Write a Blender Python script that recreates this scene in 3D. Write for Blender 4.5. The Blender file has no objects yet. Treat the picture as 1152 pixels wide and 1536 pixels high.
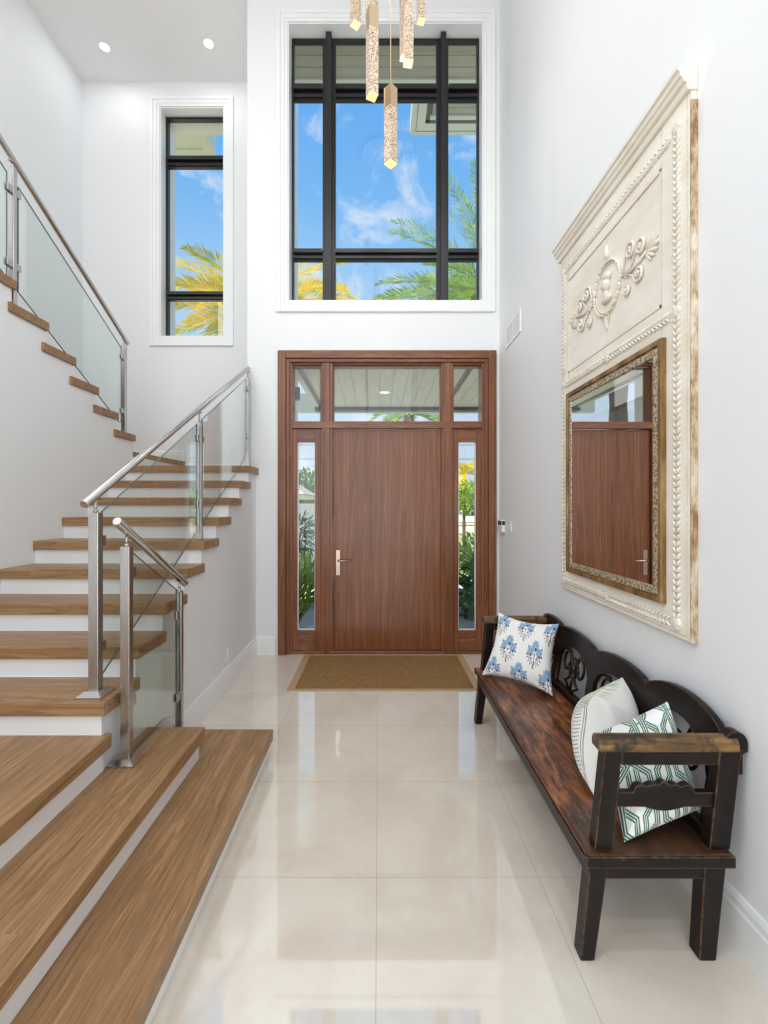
import bpy, bmesh, math, random
import numpy as np
from mathutils import Vector, Matrix, Euler
random.seed(7); rng = np.random.default_rng(7)
S = bpy.context.scene
COL = S.collection
PI = math.pi
F, CX, CY, H = 683.0, 567.5, 760.0, 1.6      # calibrated from the photograph
def X(px, Y): return (px-CX)*Y/F
def Z(py, Y): return H-(py-CY)*Y/F

# ------------------------------------------------------------------ objects
def link(name, me, mats, parent=None, smooth=False):
    o = bpy.data.objects.new(name, me); COL.objects.link(o)
    if not isinstance(mats, (list, tuple)): mats = [mats]
    for m in mats: me.materials.append(m)
    if parent is not None:
        o.parent = parent
        if parent.type == 'EMPTY': o.matrix_parent_inverse = Matrix.Translation(parent.location).inverted()
    if smooth:
        me.polygons.foreach_set('use_smooth', [True]*len(me.polygons))
    return o
def tag(o, label=None, cat=None, group=None, kind=None):
    if label: o['label'] = label
    if cat: o['category'] = cat
    if group: o['group'] = group
    if kind: o['kind'] = kind
    return o
def empty(name, loc, label=None, cat=None, group=None, kind=None):
    o = bpy.data.objects.new(name, None); COL.objects.link(o); o.location = loc
    o.empty_display_size = .1
    return tag(o, label, cat, group, kind)
def copy_tree(o, delta, parent=None):
    c = o.copy(); COL.objects.link(c)
    if parent is None: c.location = o.location + Vector(delta)
    else: c.parent = parent
    for ch in list(o.children): copy_tree(ch, (0, 0, 0), c)
    return c

class MB:
    def __init__(s): s.v = []; s.f = []; s.m = []; s.sm = []
    def add(s, vs, fs, mi=0, smooth=False):
        n = len(s.v); s.v += [tuple(v) for v in vs]
        for f in fs: s.f.append([i+n for i in f]); s.m.append(mi); s.sm.append(smooth)
        return s
    def box(s, x0, x1, y0, y1, z0, z1, mi=0):
        vs = [(x0,y0,z0),(x1,y0,z0),(x1,y1,z0),(x0,y1,z0),(x0,y0,z1),(x1,y0,z1),(x1,y1,z1),(x0,y1,z1)]
        return s.add(vs, [(0,3,2,1),(4,5,6,7),(0,1,5,4),(1,2,6,5),(2,3,7,6),(3,0,4,7)], mi)
    def hexa(s, vs, mi=0):
        return s.add(vs, [(0,3,2,1),(4,5,6,7),(0,1,5,4),(1,2,6,5),(2,3,7,6),(3,0,4,7)], mi)
    def prism(s, poly, axis, a, b, mi=0):
        """poly of 2D points extruded along axis from a to b; 2D = other two axes in xyz order"""
        def p(q, t):
            return {0:(t,q[0],q[1]),1:(q[0],t,q[1]),2:(q[0],q[1],t)}[axis]
        n = len(poly); vs = [p(q,a) for q in poly]+[p(q,b) for q in poly]
        fs = [tuple(range(n)), tuple(range(2*n-1, n-1, -1))]
        fs += [(i, n+i, n+(i+1)%n, (i+1)%n) for i in range(n)]
        return s.add(vs, fs, mi)
    def tube(s, path, r, sides=10, mi=0, cap=True, flat=1.0, up=None):
        path = [Vector(p) for p in path]; n = len(path); vs = []; prev = None
        for i, p in enumerate(path):
            t = (path[min(i+1,n-1)]-path[max(i-1,0)])
            if t.length < 1e-9: t = Vector((0,0,1))
            t.normalize()
            ref = Vector(up) if up is not None else (prev if prev is not None else (Vector((0,0,1)) if abs(t.z) < .9 else Vector((1,0,0))))
            a = ref - t*ref.dot(t)
            if a.length < 1e-6: a = t.orthogonal()
            a.normalize(); b = t.cross(a); prev = a
            ri = r[i] if isinstance(r, (list, tuple)) else r
            for k in range(sides):
                th = 2*PI*k/sides + PI/sides
                vs.append(p + a*(math.cos(th)*ri*flat) + b*(math.sin(th)*ri))
        fs = []
        for i in range(n-1):
            for k in range(sides):
                k2 = (k+1) % sides
                fs.append((i*sides+k, i*sides+k2, (i+1)*sides+k2, (i+1)*sides+k))
        s.add(vs, fs, mi, True)
        if cap:
            m = len(s.v)-len(vs)
            s.f.append([m+k for k in range(sides)][::-1]); s.m.append(mi); s.sm.append(False)
            s.f.append([m+(n-1)*sides+k for k in range(sides)]); s.m.append(mi); s.sm.append(False)
        return s
    def cyl(s, p0, p1, r, sides=20, mi=0): return s.tube([p0, p1], r, sides, mi)
    def ell(s, c, rx, ry, rz, M=None, nu=10, nv=6, mi=0):
        vs = []; fs = []
        for j in range(nv+1):
            ph = -PI/2 + PI*j/nv
            for i in range(nu):
                th = 2*PI*i/nu
                q = Vector((rx*math.cos(ph)*math.cos(th), ry*math.cos(ph)*math.sin(th), rz*math.sin(ph)))
                if M is not None: q = M @ q
                vs.append(Vector(c)+q)
        for j in range(nv):
            for i in range(nu):
                i2 = (i+1) % nu
                fs.append((j*nu+i, j*nu+i2, (j+1)*nu+i2, (j+1)*nu+i))
        return s.add(vs, fs, mi, True)
    def disc(s, c, r, axis=2, n=28, mi=0):
        vs = []
        for i in range(n):
            a, b = r*math.cos(2*PI*i/n), r*math.sin(2*PI*i/n)
            vs.append({2:(c[0]+a,c[1]+b,c[2]),1:(c[0]+a,c[1],c[2]+b),0:(c[0],c[1]+a,c[2]+b)}[axis])
        return s.add(vs, [tuple(range(n))], mi)
    def build(s, name, mats, parent=None, bevel=0, fixn=True, **k):
        me = bpy.data.meshes.new(name); me.from_pydata(s.v, [], s.f); me.update()
        me.polygons.foreach_set('material_index', s.m)
        me.polygons.foreach_set('use_smooth', s.sm)
        if fixn:
            bm = bmesh.new(); bm.from_mesh(me); bmesh.ops.recalc_face_normals(bm, faces=bm.faces); bm.to_mesh(me); bm.free()
        o = link(name, me, mats, parent)
        if bevel:
            b = o.modifiers.new('Bevel', 'BEVEL'); b.width = bevel; b.segments = 2; b.limit_method = 'ANGLE'; b.angle_limit = math.radians(40)
        return tag(o, **k) if k else o

# ------------------------------------------------------------------ materials
def srgb(r, g, b):
    f = lambda c: (c/255/12.92) if c/255 <= .04045 else ((c/255+.055)/1.055)**2.4
    return (f(r), f(g), f(b), 1)
class NT:
    def __init__(s, name):
        s.mat = bpy.data.materials.new(name); s.mat.use_nodes = True
        s.t = s.mat.node_tree; s.t.nodes.clear()
        s.out = s.n('ShaderNodeOutputMaterial')
    def n(s, typ, inputs=None, **props):
        nd = s.t.nodes.new(typ)
        for k, v in props.items(): setattr(nd, k, v)
        if inputs:
            for k, v in inputs.items(): s.set(nd.inputs[k], v)
        return nd
    def set(s, sock, v):
        if isinstance(v, bpy.types.NodeSocket): s.t.links.new(v, sock)
        elif isinstance(v, bpy.types.Node): s.t.links.new(v.outputs[0], sock)
        else: sock.default_value = v
    def math(s, op, a, b=None, c=None, clamp=False):
        nd = s.t.nodes.new('ShaderNodeMath'); nd.operation = op; nd.use_clamp = clamp
        s.set(nd.inputs[0], a)
        if b is not None: s.set(nd.inputs[1], b)
        if c is not None: s.set(nd.inputs[2], c)
        return nd.outputs[0]
    def mix(s, fac, a, b, mode='MIX'):
        nd = s.t.nodes.new('ShaderNodeMix'); nd.data_type = 'RGBA'; nd.blend_type = mode
        s.set(nd.inputs[0], fac); s.set(nd.inputs[6], a); s.set(nd.inputs[7], b)
        return nd.outputs[2]
    def ramp(s, fac, stops):
        nd = s.t.nodes.new('ShaderNodeValToRGB'); s.set(nd.inputs[0], fac)
        e = nd.color_ramp.elements
        while len(e) < len(stops): e.new(.5)
        for el, (p, c) in zip(e, stops): el.position = p; el.color = c
        return nd.outputs[0]
    def pos(s): return s.n('ShaderNodeNewGeometry').outputs['Position']
    def mapped(s, scale, vec=None, loc=(0,0,0)):
        nd = s.n('ShaderNodeMapping'); nd.inputs['Scale'].default_value = scale; nd.inputs['Location'].default_value = loc
        s.set(nd.inputs['Vector'], vec if vec is not None else s.pos()); return nd.outputs[0]
    def noise(s, vec, scale=5, detail=4, rough=.5, dist=0):
        nd = s.n('ShaderNodeTexNoise', {'Vector': vec, 'Scale': scale, 'Detail': detail, 'Roughness': rough, 'Distortion': dist}); return nd.outputs[0]
    def principled(s, base, rough=.5, metal=0, spec=.5, coat=0, coat_rough=.05, bump=None, bump_s=.2, bump_d=.01, emis=None, emis_s=0, sheen=0, trans=0):
        p = s.n('ShaderNodeBsdfPrincipled')
        s.set(p.inputs['Base Color'], base); s.set(p.inputs['Roughness'], rough); s.set(p.inputs['Metallic'], metal)
        s.set(p.inputs['Specular IOR Level'], spec); s.set(p.inputs['Coat Weight'], coat); s.set(p.inputs['Coat Roughness'], coat_rough)
        s.set(p.inputs['Sheen Weight'], sheen); s.set(p.inputs['Transmission Weight'], trans)
        if bump is not None:
            b = s.n('ShaderNodeBump', {'Strength': bump_s, 'Distance': bump_d, 'Height': bump}); s.set(p.inputs['Normal'], b.outputs[0])
        if emis is not None: s.set(p.inputs['Emission Color'], emis); s.set(p.inputs['Emission Strength'], emis_s)
        s.t.links.new(p.outputs[0], s.out.inputs[0]); s.p = p
        return s.mat

def plain(name, col, rough=.5, **k):
    return NT(name).principled(col, rough, **k)

M = {}
def mat_wall(name, col, r=.75, bs=.03):
    t = NT(name); n = t.noise(t.mapped((1,1,1)), 180, 2)
    return t.principled(col, r, bump=n, bump_s=bs, bump_d=.001)
M['wall'] = mat_wall('wall_paint', (.82,.838,.858,1), .55)
M['ceil'] = mat_wall('ceiling_paint', (.84,.84,.84,1))
M['trim'] = plain('white_trim_paint', (.86,.875,.89,1), .28)
M['black'] = plain('black_window_metal', (.012,.012,.013,1), .3)
M['soff'] = plain('soffit_edge_paint', srgb(216,222,214), .5)
M['white_plastic'] = plain('white_plastic', (.85,.85,.85,1), .3)
M['dark'] = plain('dark_slot', (.02,.02,.02,1), .4)
M['stucco'] = mat_wall('white_stucco', (.8,.8,.78,1), .8, .3)
M['stucco_warm'] = mat_wall('warm_stucco', srgb(205,203,185), .8, .3)

def mat_floor():
    t = NT('polished_marble_tile'); pos = t.pos()
    sx = t.n('ShaderNodeSeparateXYZ', {'Vector': pos})
    def line(v, off, per, w):
        u = t.math('DIVIDE', t.math('SUBTRACT', v, off), per)
        fr = t.math('ABSOLUTE', t.math('SUBTRACT', t.math('FRACT', t.math('ADD', u, .5)), .5))
        return t.math('LESS_THAN', fr, w/per)
    gx = line(sx.outputs[0], -.008, .70, .0014); gy = line(sx.outputs[1], 1.9655, .681, .0014)
    g = t.math('MAXIMUM', gx, gy)
    n1 = t.noise(t.mapped((1,1,1)), 2.2, 8, .62, .6); n2 = t.noise(t.mapped((1,1,1)), 9, 9, .7, 1.2)
    base = t.mix(t.ramp(n1, [(.35,(0,0,0,1)),(.68,(1,1,1,1))]), srgb(220,210,195), srgb(233,227,215))
    vein = t.ramp(n2, [(.485,(0,0,0,1)),(.5,(1,1,1,1)),(.515,(0,0,0,1))])
    base = t.mix(t.math('MULTIPLY', vein, .10), base, srgb(190,172,150))
    # per tile tone
    ix = t.math('FLOOR', t.math('DIVIDE', t.math('SUBTRACT', sx.outputs[0], -.008), .70))
    iy = t.math('FLOOR', t.math('DIVIDE', t.math('SUBTRACT', sx.outputs[1], 1.9655), .681))
    wn = t.n('ShaderNodeTexWhiteNoise', {'Vector': t.n('ShaderNodeCombineXYZ', {'X': ix, 'Y': iy}).outputs[0]})
    base = t.mix(t.math('MULTIPLY', wn.outputs[0], .07), base, srgb(200,188,168))
    base = t.mix(t.math('MULTIPLY', g, .55), base, srgb(150,138,120))
    m_ = t.principled(base, .035, spec=.5); t.p.inputs['IOR'].default_value = 2.3; return m_
M['floor'] = mat_floor()

def mat_wood(name, axis, cols, plank=.115, seam=True, rough=.38, coat=0, grain=1.0, sc=1.0, plank_var=.22, bump=.08, spec=.4, along_sc=.9):
    """axis: grain direction 0/1/2 ; plank width across the other main axis"""
    t = NT(name); pos = t.pos(); sx = t.n('ShaderNodeSeparateXYZ', {'Vector': pos})
    perp = {0:1, 1:0, 2:0}[axis]
    u = t.math('DIVIDE', sx.outputs[perp], plank); iu = t.math('FLOOR', u)
    along = sx.outputs[axis]
    wn = t.n('ShaderNodeTexWhiteNoise', {'Vector': t.n('ShaderNodeCombineXYZ', {'X': iu}).outputs[0]})
    seg = t.math('FLOOR', t.math('ADD', t.math('DIVIDE', along, 3.1), t.math('MULTIPLY', wn.outputs[0], 3)))
    wn2 = t.n('ShaderNodeTexWhiteNoise', {'Vector': t.n('ShaderNodeCombineXYZ', {'X': iu, 'Y': seg}).outputs[0]})
    scale = [14*sc, 14*sc, 14*sc]; scale[axis] = along_sc*sc
    off = t.n('ShaderNodeVectorMath', {0: pos, 1: t.n('ShaderNodeCombineXYZ', {'X': t.math('MULTIPLY', wn2.outputs[0], 7 if plank_var else 0), 'Y': t.math('MULTIPLY', wn2.outputs[0], 5 if plank_var else 0), 'Z': 0.0}).outputs[0]}, operation='ADD').outputs[0]
    m = t.mapped(tuple(scale), off)
    n1 = t.noise(m, 1.0, 5, .6, 1.6)
    s2 = [95*sc, 95*sc, 95*sc]; s2[axis] = 3.3*along_sc*sc
    n2 = t.noise(t.mapped(tuple(s2), off), 1.0, 3, .6)
    rings = t.math('FRACT', t.math('MULTIPLY', n1, 7))
    rings = t.math('ABSOLUTE', t.math('SUBTRACT', rings, .5))
    v = t.math('ADD', t.math('MULTIPLY', n1, .55), t.math('ADD', t.math('MULTIPLY', rings, .35*grain), t.math('MULTIPLY', n2, .4*grain)))
    c = t.ramp(v, [(.30, cols[0]), (.55, cols[1]), (.8, cols[2])])
    if plank_var: c = t.mix(t.math('MULTIPLY', wn2.outputs[0], plank_var), c, cols[0])
    if seam:
        fr = t.math('ABSOLUTE', t.math('SUBTRACT', t.math('FRACT', u), .5))
        sm = t.math('GREATER_THAN', fr, .5-.0009/plank)
        c = t.mix(t.math('MULTIPLY', sm, .4), c, tuple(x*.35 for x in cols[0][:3])+(1,))
    return t.principled(c, rough, spec=spec, coat=coat, coat_rough=.12, bump=v, bump_s=bump, bump_d=.002)
OAK = [srgb(106,78,50), srgb(150,115,79), srgb(180,146,108)]
M['oak_y'] = mat_wood('oak_along_stair', 1, OAK, plank=.105)
M['oak_x'] = mat_wood('oak_across_stair', 0, OAK, plank=.12)
MAH = [srgb(74,38,22), srgb(122,72,44), srgb(158,104,70)]
M['mah'] = mat_wood('mahogany_veneer', 2, MAH, plank=.6, seam=False, rough=.3, coat=.35, sc=1.25, plank_var=0, bump=.02, along_sc=.3)
M['mah_x'] = mat_wood('mahogany_rail', 0, MAH, plank=.5, seam=False, rough=.3, coat=.35, sc=1.2, plank_var=0, bump=.02)
M['porch'] = mat_wood('painted_board_y', 1, [srgb(224,215,192), srgb(238,231,214), srgb(245,241,230)], plank=.19, seam=False, sc=.6, plank_var=.3, rough=.6)
M['soffit_board'] = mat_wood('soffit_board', 0, [srgb(150,148,132), srgb(170,168,152), srgb(186,184,168)], plank=.155, seam=False, sc=.6, plank_var=.3, rough=.6)
M['deck'] = mat_wood('weathered_deck', 0, [srgb(120,124,130), srgb(150,155,162), srgb(176,180,186)], plank=.14, seam=True, rough=.7)

def mat_steel(name='brushed_steel', col=(.50,.49,.48,1), r=.28, axis=2):
    t = NT(name); sc = [160,160,160]; sc[axis] = 4
    n = t.noise(t.mapped(tuple(sc)), 1, 2)
    return t.principled(col, t.math('ADD', t.math('MULTIPLY', n, .06), r-.03), metal=1, bump=n, bump_s=.03, bump_d=.001)
M['steel'] = mat_steel()
M['steel_rail'] = mat_steel('satin_steel_tube', (.66,.65,.64,1), .24, 1)
M['steel_plate'] = plain('polished_steel_plate', (.6,.59,.58,1), .22, metal=1)
M['bronze'] = plain('rose_nickel', (.60,.47,.39,1), .25, metal=1)
M['brass'] = mat_steel('brushed_brass', (.62,.46,.30,1), .32)
M['cord'] = plain('brass_cord', (.75,.58,.38,1), .35, metal=.6)

def mat_glass(name, tint, refl=1.0, ior=1.5):
    t = NT(name)
    tr = t.n('ShaderNodeBsdfTransparent', {'Color': tint})
    gl = t.n('ShaderNodeBsdfGlossy', {'Color': (1,1,1,1), 'Roughness': .0})
    lw = t.n('ShaderNodeLayerWeight', {'Blend': .5})
    sch = t.math('ADD', .04, t.math('MULTIPLY', .96, t.math('POWER', lw.outputs['Facing'], 5.0)))
    fac = t.math('MULTIPLY', sch, refl)
    mx = t.n('ShaderNodeMixShader', {0: fac, 1: tr.outputs[0], 2: gl.outputs[0]})
    t.t.links.new(mx.outputs[0], t.out.inputs[0]); return t.mat
M['glass'] = mat_glass('clear_window_glass', (.985,.992,.99,1), .8)
M['rail_glass'] = mat_glass('tempered_rail_glass', (.93,.968,.952,1), 1.7)
M['glass_edge'] = plain('green_glass_edge', (.03,.09,.075,1), .1)
M['mirror'] = NT('antique_mirror_glass').principled((.86,.86,.85,1), .015, metal=1)

def mat_crystal():
    t = NT('bubbled_crystal'); v = t.n('ShaderNodeTexVoronoi', {'Vector': t.mapped((1,1,.8)), 'Scale': 130.0})
    n = t.noise(t.mapped((1,1,1)), 60, 3)
    k = t.ramp(t.math('ADD', v.outputs['Distance'], t.math('MULTIPLY', n, .35)), [(.45,(0,0,0,1)),(.72,(1,1,1,1))])
    base = t.mix(k, srgb(120,80,44), (.68,.56,.42,1))
    return t.principled(base, .12, spec=.8, bump=v.outputs['Distance'], bump_s=.5, bump_d=.004, emis=t.mix(k, (.30,.14,.04,1), (1,.72,.45,1)), emis_s=.05)
M['crystal'] = mat_crystal()
M['tip'] = NT('lit_crystal_end').principled((.8,.6,.3,1), .2, emis=(1,.78,.34,1), emis_s=.85)
M['lamp'] = NT('lamp_lens').principled((1,1,1,1), .4, emis=(1,.98,.95,1), emis_s=6)

def mat_worn(name, dark, mid, worn, edge_amt=.9, rough=.32, scale=9, thr=.56):
    t = NT(name)
    bv = t.n('ShaderNodeBevel', {'Radius': .006}, samples=4)
    ge = t.n('ShaderNodeNewGeometry')
    d = t.n('ShaderNodeVectorMath', {0: bv.outputs[0], 1: ge.outputs['Normal']}, operation='DOT_PRODUCT').outputs['Value']
    e = t.math('SUBTRACT', 1.0, d, clamp=True)
    n = t.noise(t.mapped((1,1,1)), 28, 5, .7); n2 = t.noise(t.mapped((1,.4,1)), scale, 6, .65)
    em = t.math('MULTIPLY', t.math('GREATER_THAN', t.math('ADD', t.math('MULTIPLY', e, 3), n), .72), edge_amt)
    base = t.mix(t.ramp(n2, [(.4,(0,0,0,1)),(.7,(1,1,1,1))]), dark, mid)
    base = t.mix(em, base, worn)
    return t.principled(base, rough, spec=.28, bump=n2, bump_s=.15, bump_d=.003)
M['bench'] = mat_worn('ebonised_worn_wood', srgb(14,9,8), srgb(34,22,16), srgb(150,108,74), .8, .36)
def mat_arm_top():
    t = NT('worn_gilt_armrest'); n = t.noise(t.mapped((3,60,30)), 1, 4, .6); n2 = t.noise(t.mapped((1,1,1)), 14, 5, .7)
    c = t.ramp(n, [(.35, srgb(48,32,20)), (.52, srgb(104,76,38)), (.7, srgb(150,118,66))])
    c = t.mix(t.ramp(n2, [(.5,(0,0,0,1)),(.62,(1,1,1,1))]), c, srgb(38,26,18))
    return t.principled(c, .35, bump=n, bump_s=.1, bump_d=.002)
M['arm_top'] = mat_arm_top()
def mat_seat():
    t = NT('worn_chestnut_seat')
    n = t.noise(t.mapped((22,2.2,22)), 1, 6, .65, 1.4); n2 = t.noise(t.mapped((1,.5,1)), 5, 6, .7, 1); n3 = t.noise(t.mapped((60,7,60)), 1, 4, .7)
    c = t.ramp(t.math('ADD', t.math('MULTIPLY', n, .6), t.math('MULTIPLY', n2, .45)), [(.34, srgb(40,23,16)), (.48, srgb(86,49,30)), (.58, srgb(142,88,55)), (.72, srgb(184,130,88))])
    c = t.mix(t.ramp(n3, [(.58,(0,0,0,1)),(.64,(1,1,1,1))]), c, srgb(40,22,15))
    sx = t.n('ShaderNodeSeparateXYZ', {'Vector': t.pos()})
    # wood worn dark in a rough band behind the front edge
    band = t.math('SUBTRACT', 1.0, t.math('DIVIDE', t.math('ABSOLUTE', t.math('SUBTRACT', sx.outputs[0], .80)), .035), clamp=True)
    wear = t.math('GREATER_THAN', t.math('ADD', t.math('MULTIPLY', band, .22), t.noise(t.mapped((30,9,30)), 1, 6, .8)), .72)
    c = t.mix(t.math('MULTIPLY', wear, .85), c, srgb(34,20,18))
    old = t.math('GREATER_THAN', t.math('ADD', t.math('MULTIPLY', t.math('SUBTRACT', 1.86, sx.outputs[1]), 1.6), t.noise(t.mapped((26,6,26)), 1, 5, .7)), .62)
    c = t.mix(t.math('MULTIPLY', old, .8), c, srgb(46,32,24))
    return t.principled(c, .28, spec=.5, bump=n3, bump_s=.25, bump_d=.003)
M['seat'] = mat_seat()
M['trumeau'] = mat_worn('chalky_painted_wood', srgb(240,236,226), srgb(226,216,198), srgb(168,128,86), .7, .6, 5)
M['relief'] = mat_worn('cream_gesso_relief', srgb(236,231,220), srgb(214,204,186), srgb(178,142,100), .35, .6, 9)
def mat_side():
    t = NT('worn_frame_side'); n = t.noise(t.mapped((1,1,.35)), 16, 7, .75)
    c = t.ramp(n, [(.38, srgb(222,212,194)), (.50, srgb(190,166,134)), (.60, srgb(140,102,66))])
    return t.principled(c, .6, bump=n, bump_s=.5, bump_d=.006)
M['frame_side'] = mat_side()
def mat_gilt():
    t = NT('aged_gilt'); n = t.noise(t.mapped((1,1,.3)), 12, 4, .6)
    c = t.ramp(n, [(.34, srgb(104,74,42)), (.5, srgb(140,106,64)), (.70, srgb(186,156,112))])
    return t.principled(c, .36, metal=.45, bump=n, bump_s=.25, bump_d=.003)
M['gilt'] = mat_gilt()
def mat_carved_gilt():
    t = NT('carved_silver_gilt'); v = t.n('ShaderNodeTexVoronoi', {'Vector': t.mapped((1,1,1)), 'Scale': 75.0}); n = t.noise(t.mapped((1,1,1)), 70, 4, .7, 2)
    k = t.math('ADD', t.math('MULTIPLY', v.outputs['Distance'], .7), t.math('MULTIPLY', n, .6))
    c = t.ramp(k, [(.35, srgb(58,48,38)), (.55, srgb(148,132,104)), (.75, srgb(214,202,174))])
    return t.principled(c, .36, metal=.5, bump=k, bump_s=.9, bump_d=.006)
M['carved'] = mat_carved_gilt()
def mat_mat():
    t = NT('sisal_weave'); sx = t.n('ShaderNodeSeparateXYZ', {'Vector': t.pos()})
    a = t.math('SINE', t.math('MULTIPLY', sx.outputs[0], 560)); b = t.math('SINE', t.math('MULTIPLY', sx.outputs[1], 420))
    w = t.math('MULTIPLY', a, b); n = t.noise(t.mapped((1,1,1)), 60, 4, .7)
    k = t.math('ADD', t.math('MULTIPLY', w, .25), n)
    c = t.ramp(k, [(.2, srgb(98,70,36)), (.5, srgb(142,108,62)), (.8, srgb(172,138,88))])
    return t.principled(c, .9, bump=k, bump_s=.7, bump_d=.004)
M['sisal'] = mat_mat()
M['mat_edge'] = plain('mat_binding', srgb(176,150,118), .8)

def mat_vcol(name, rough=.85):
    t = NT(name); a = t.n('ShaderNodeAttribute', attribute_name='Pattern')
    sx = t.n('ShaderNodeTexCoord').outputs['Object']
    n = t.noise(t.mapped((1,1,1), sx), 900, 2)
    return t.principled(a.outputs['Color'], rough, sheen=.15, bump=n, bump_s=.12, bump_d=.001)
M['cloth'] = mat_vcol('printed_cotton')

def leafmat(name, c0, c1, c2, trans=.35):
    t = NT(name); n = t.noise(t.mapped((1,1,1)), 3.5, 3, .6)
    c = t.ramp(n, [(.35, c0), (.5, c1), (.66, c2)])
    d = t.n('ShaderNodeBsdfPrincipled', {'Base Color': c, 'Roughness': .5})
    tr = t.n('ShaderNodeBsdfTranslucent', {'Color': c})
    mx = t.n('ShaderNodeMixShader', {0: trans, 1: d.outputs[0], 2: tr.outputs[0]})
    t.t.links.new(mx.outputs[0], t.out.inputs[0]); return t.mat
M['palm'] = leafmat('palm_leaflet', srgb(100,150,66), srgb(160,194,86), srgb(214,218,120))
M['palm_gold'] = leafmat('golden_palm_leaflet', srgb(188,206,80), srgb(245,222,60), srgb(252,236,110))
M['shrub'] = leafmat('shrub_leaf', srgb(34,74,30), srgb(72,122,48), srgb(130,168,60))
M['shrub_light'] = leafmat('light_shrub_leaf', srgb(90,134,40), srgb(146,184,58), srgb(196,206,84))
M['bark'] = plain('palm_bark', srgb(96,82,66), .9)
M['grass'] = NT('lawn_grass'); _g = M['grass']; M['grass'] = _g.principled(_g.ramp(_g.noise(_g.mapped((1,1,1)), 2, 6, .7), [(.4, srgb(140,148,92)), (.6, srgb(186,180,124))]), .95)
M['bounce'] = plain('pale_bounce_slab', srgb(224,218,206), .9)  # colour of the slab added for bounced light
M['road'] = plain('pale_road', srgb(206,190,160), .9)
M['tile_roof'] = plain('grey_roof', srgb(168,160,150), .8)
M['truck'] = plain('truck_paint', (.85,.85,.85,1), .2)
M['rubber'] = plain('rubber', (.02,.02,.02,1), .7)

# ------------------------------------------------------------------ camera
cam = bpy.data.cameras.new('camera'); co = bpy.data.objects.new('camera', cam); COL.objects.link(co); S.camera = co
co.location = (0,0,H); co.rotation_euler = (PI/2,0,0)
cam.sensor_fit = 'HORIZONTAL'; cam.sensor_width = 36; cam.lens = 36*F/1152
cam.shift_x = (576-CX)/1152; cam.shift_y = -(768-CY)/1152; cam.clip_start = .05; cam.clip_end = 400

# ------------------------------------------------------------------ shell dims
YF, YS, XR, XL = 4.934, 5.90, 1.31, -3.83
YB = -5.2; ZC = 7.10; YO = 6.35
def structure(o, **k): o['kind'] = 'structure'; return o
mb = MB(); mb.box(XL-.2, XR+.2, YB-.2, 5.0, -.12, 0); structure(mb.build('floor', M['floor']))
mb = MB(); mb.box(XL-.2, XR+.2, YB-.2, 5.15, ZC, ZC+.2); mb.box(XL-.2, -1.12, 5.15, YO, ZC, ZC+.2); structure(mb.build('ceiling', M['ceil']))
# front wall with the door and window openings
WX0, WX1, WZ0, WZ1 = -.979, 1.138, 3.828, 6.847
DX0, DX1, DZ1 = -1.085, 1.268, 3.29
mb = MB()
mb.box(-1.42, DX0, YF, 5.15, 0, ZC); mb.box(DX1, XR+.2, YF, 5.15, 0, ZC)
mb.box(DX0, DX1, YF, 5.15, DZ1, WZ0); mb.box(DX0, WX0, YF, 5.15, WZ0, ZC); mb.box(WX1, DX1, YF, 5.15, WZ0, ZC)
mb.box(WX0, WX1, YF, 5.15, WZ1, ZC); mb.box(-1.42, -1.12, 5.15, YO, -.3, ZC)
structure(mb.build('wall_front', M['wall']))
mb = MB(); mb.box(XR, XR+.2, YB, YF, 0, ZC); structure(mb.build('wall_right', M['wall']))
mb = MB(); mb.box(XL-.2, XL, YB, -3.5, 0, ZC); mb.box(XL-.2, XL, 1.5, YO, 0, ZC); mb.box(XL-.2, XL, -3.5, 1.5, 0, 3.85); mb.box(XL-.2, XL, -3.5, 1.5, 6.8, ZC)  # unseen upper opening, cut to let the added side lamp in
structure(mb.build('wall_left', M['wall']))
SX0, SX1, SZ0, SZ1 = -2.831, -2.0, 3.803, 6.78
mb = MB()
mb.box(XL, SX0, YS, YO, 0, ZC); mb.box(SX1, -1.42, YS, YO, 0, ZC)
mb.box(SX0, SX1, YS, YO, 0, SZ0); mb.box(SX0, SX1, YS, YO, SZ1, ZC)
structure(mb.build('wall_stairwell', M['wall']))
# unseen rear wall, openings made tall to strengthen the added frontal light
mb = MB()
mb.box(XL, -3.5, YB-.2, YB, 0, ZC); mb.box(1.15, XR, YB-.2, YB, 0, ZC); mb.box(-3.5, 1.15, YB-.2, YB, 6.9, ZC)
for x in (-2.0, -.42): mb.box(x, x+.08, YB-.2, YB, 0, 6.9)
mb.box(-3.5, 1.15, YB-.2, YB, 2.9, 3.0)
structure(mb.build('wall_back', M['wall']))

# baseboards
def base_profile(mb, axis, face, d, a, b, z0=0, h=.197):
    """face = wall plane, d = +1/-1 direction into the room"""
    pr = [(0,0),(.018,0),(.018,h-.05),(.014,h-.042),(.014,h-.018),(.008,h),(0,h)]
    poly = [((face+d*p), z0+q) for p, q in pr]
    mb.prism(poly, axis, a, b)
mb = MB(); base_profile(mb, 1, XR, -1, YB, YF); structure(mb.build('baseboard_right', M['trim']))
mb = MB(); base_profile(mb, 0, YF, -1, -1.326, DX0-.03); structure(mb.build('baseboard_front', M['trim']))
mb = MB(); base_profile(mb, 1, -1.326, 1, 2.94, YF); structure(mb.build('baseboard_stair_side', M['trim']))
mb = MB(); base_profile(mb, 0, YS, -1, -2.51, -1.42, 2.016, .14); base_profile(mb, 0, YS, -1, XL, -2.5, 2.184, .14)
structure(mb.build('baseboard_stairwell', M['trim']))

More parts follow.
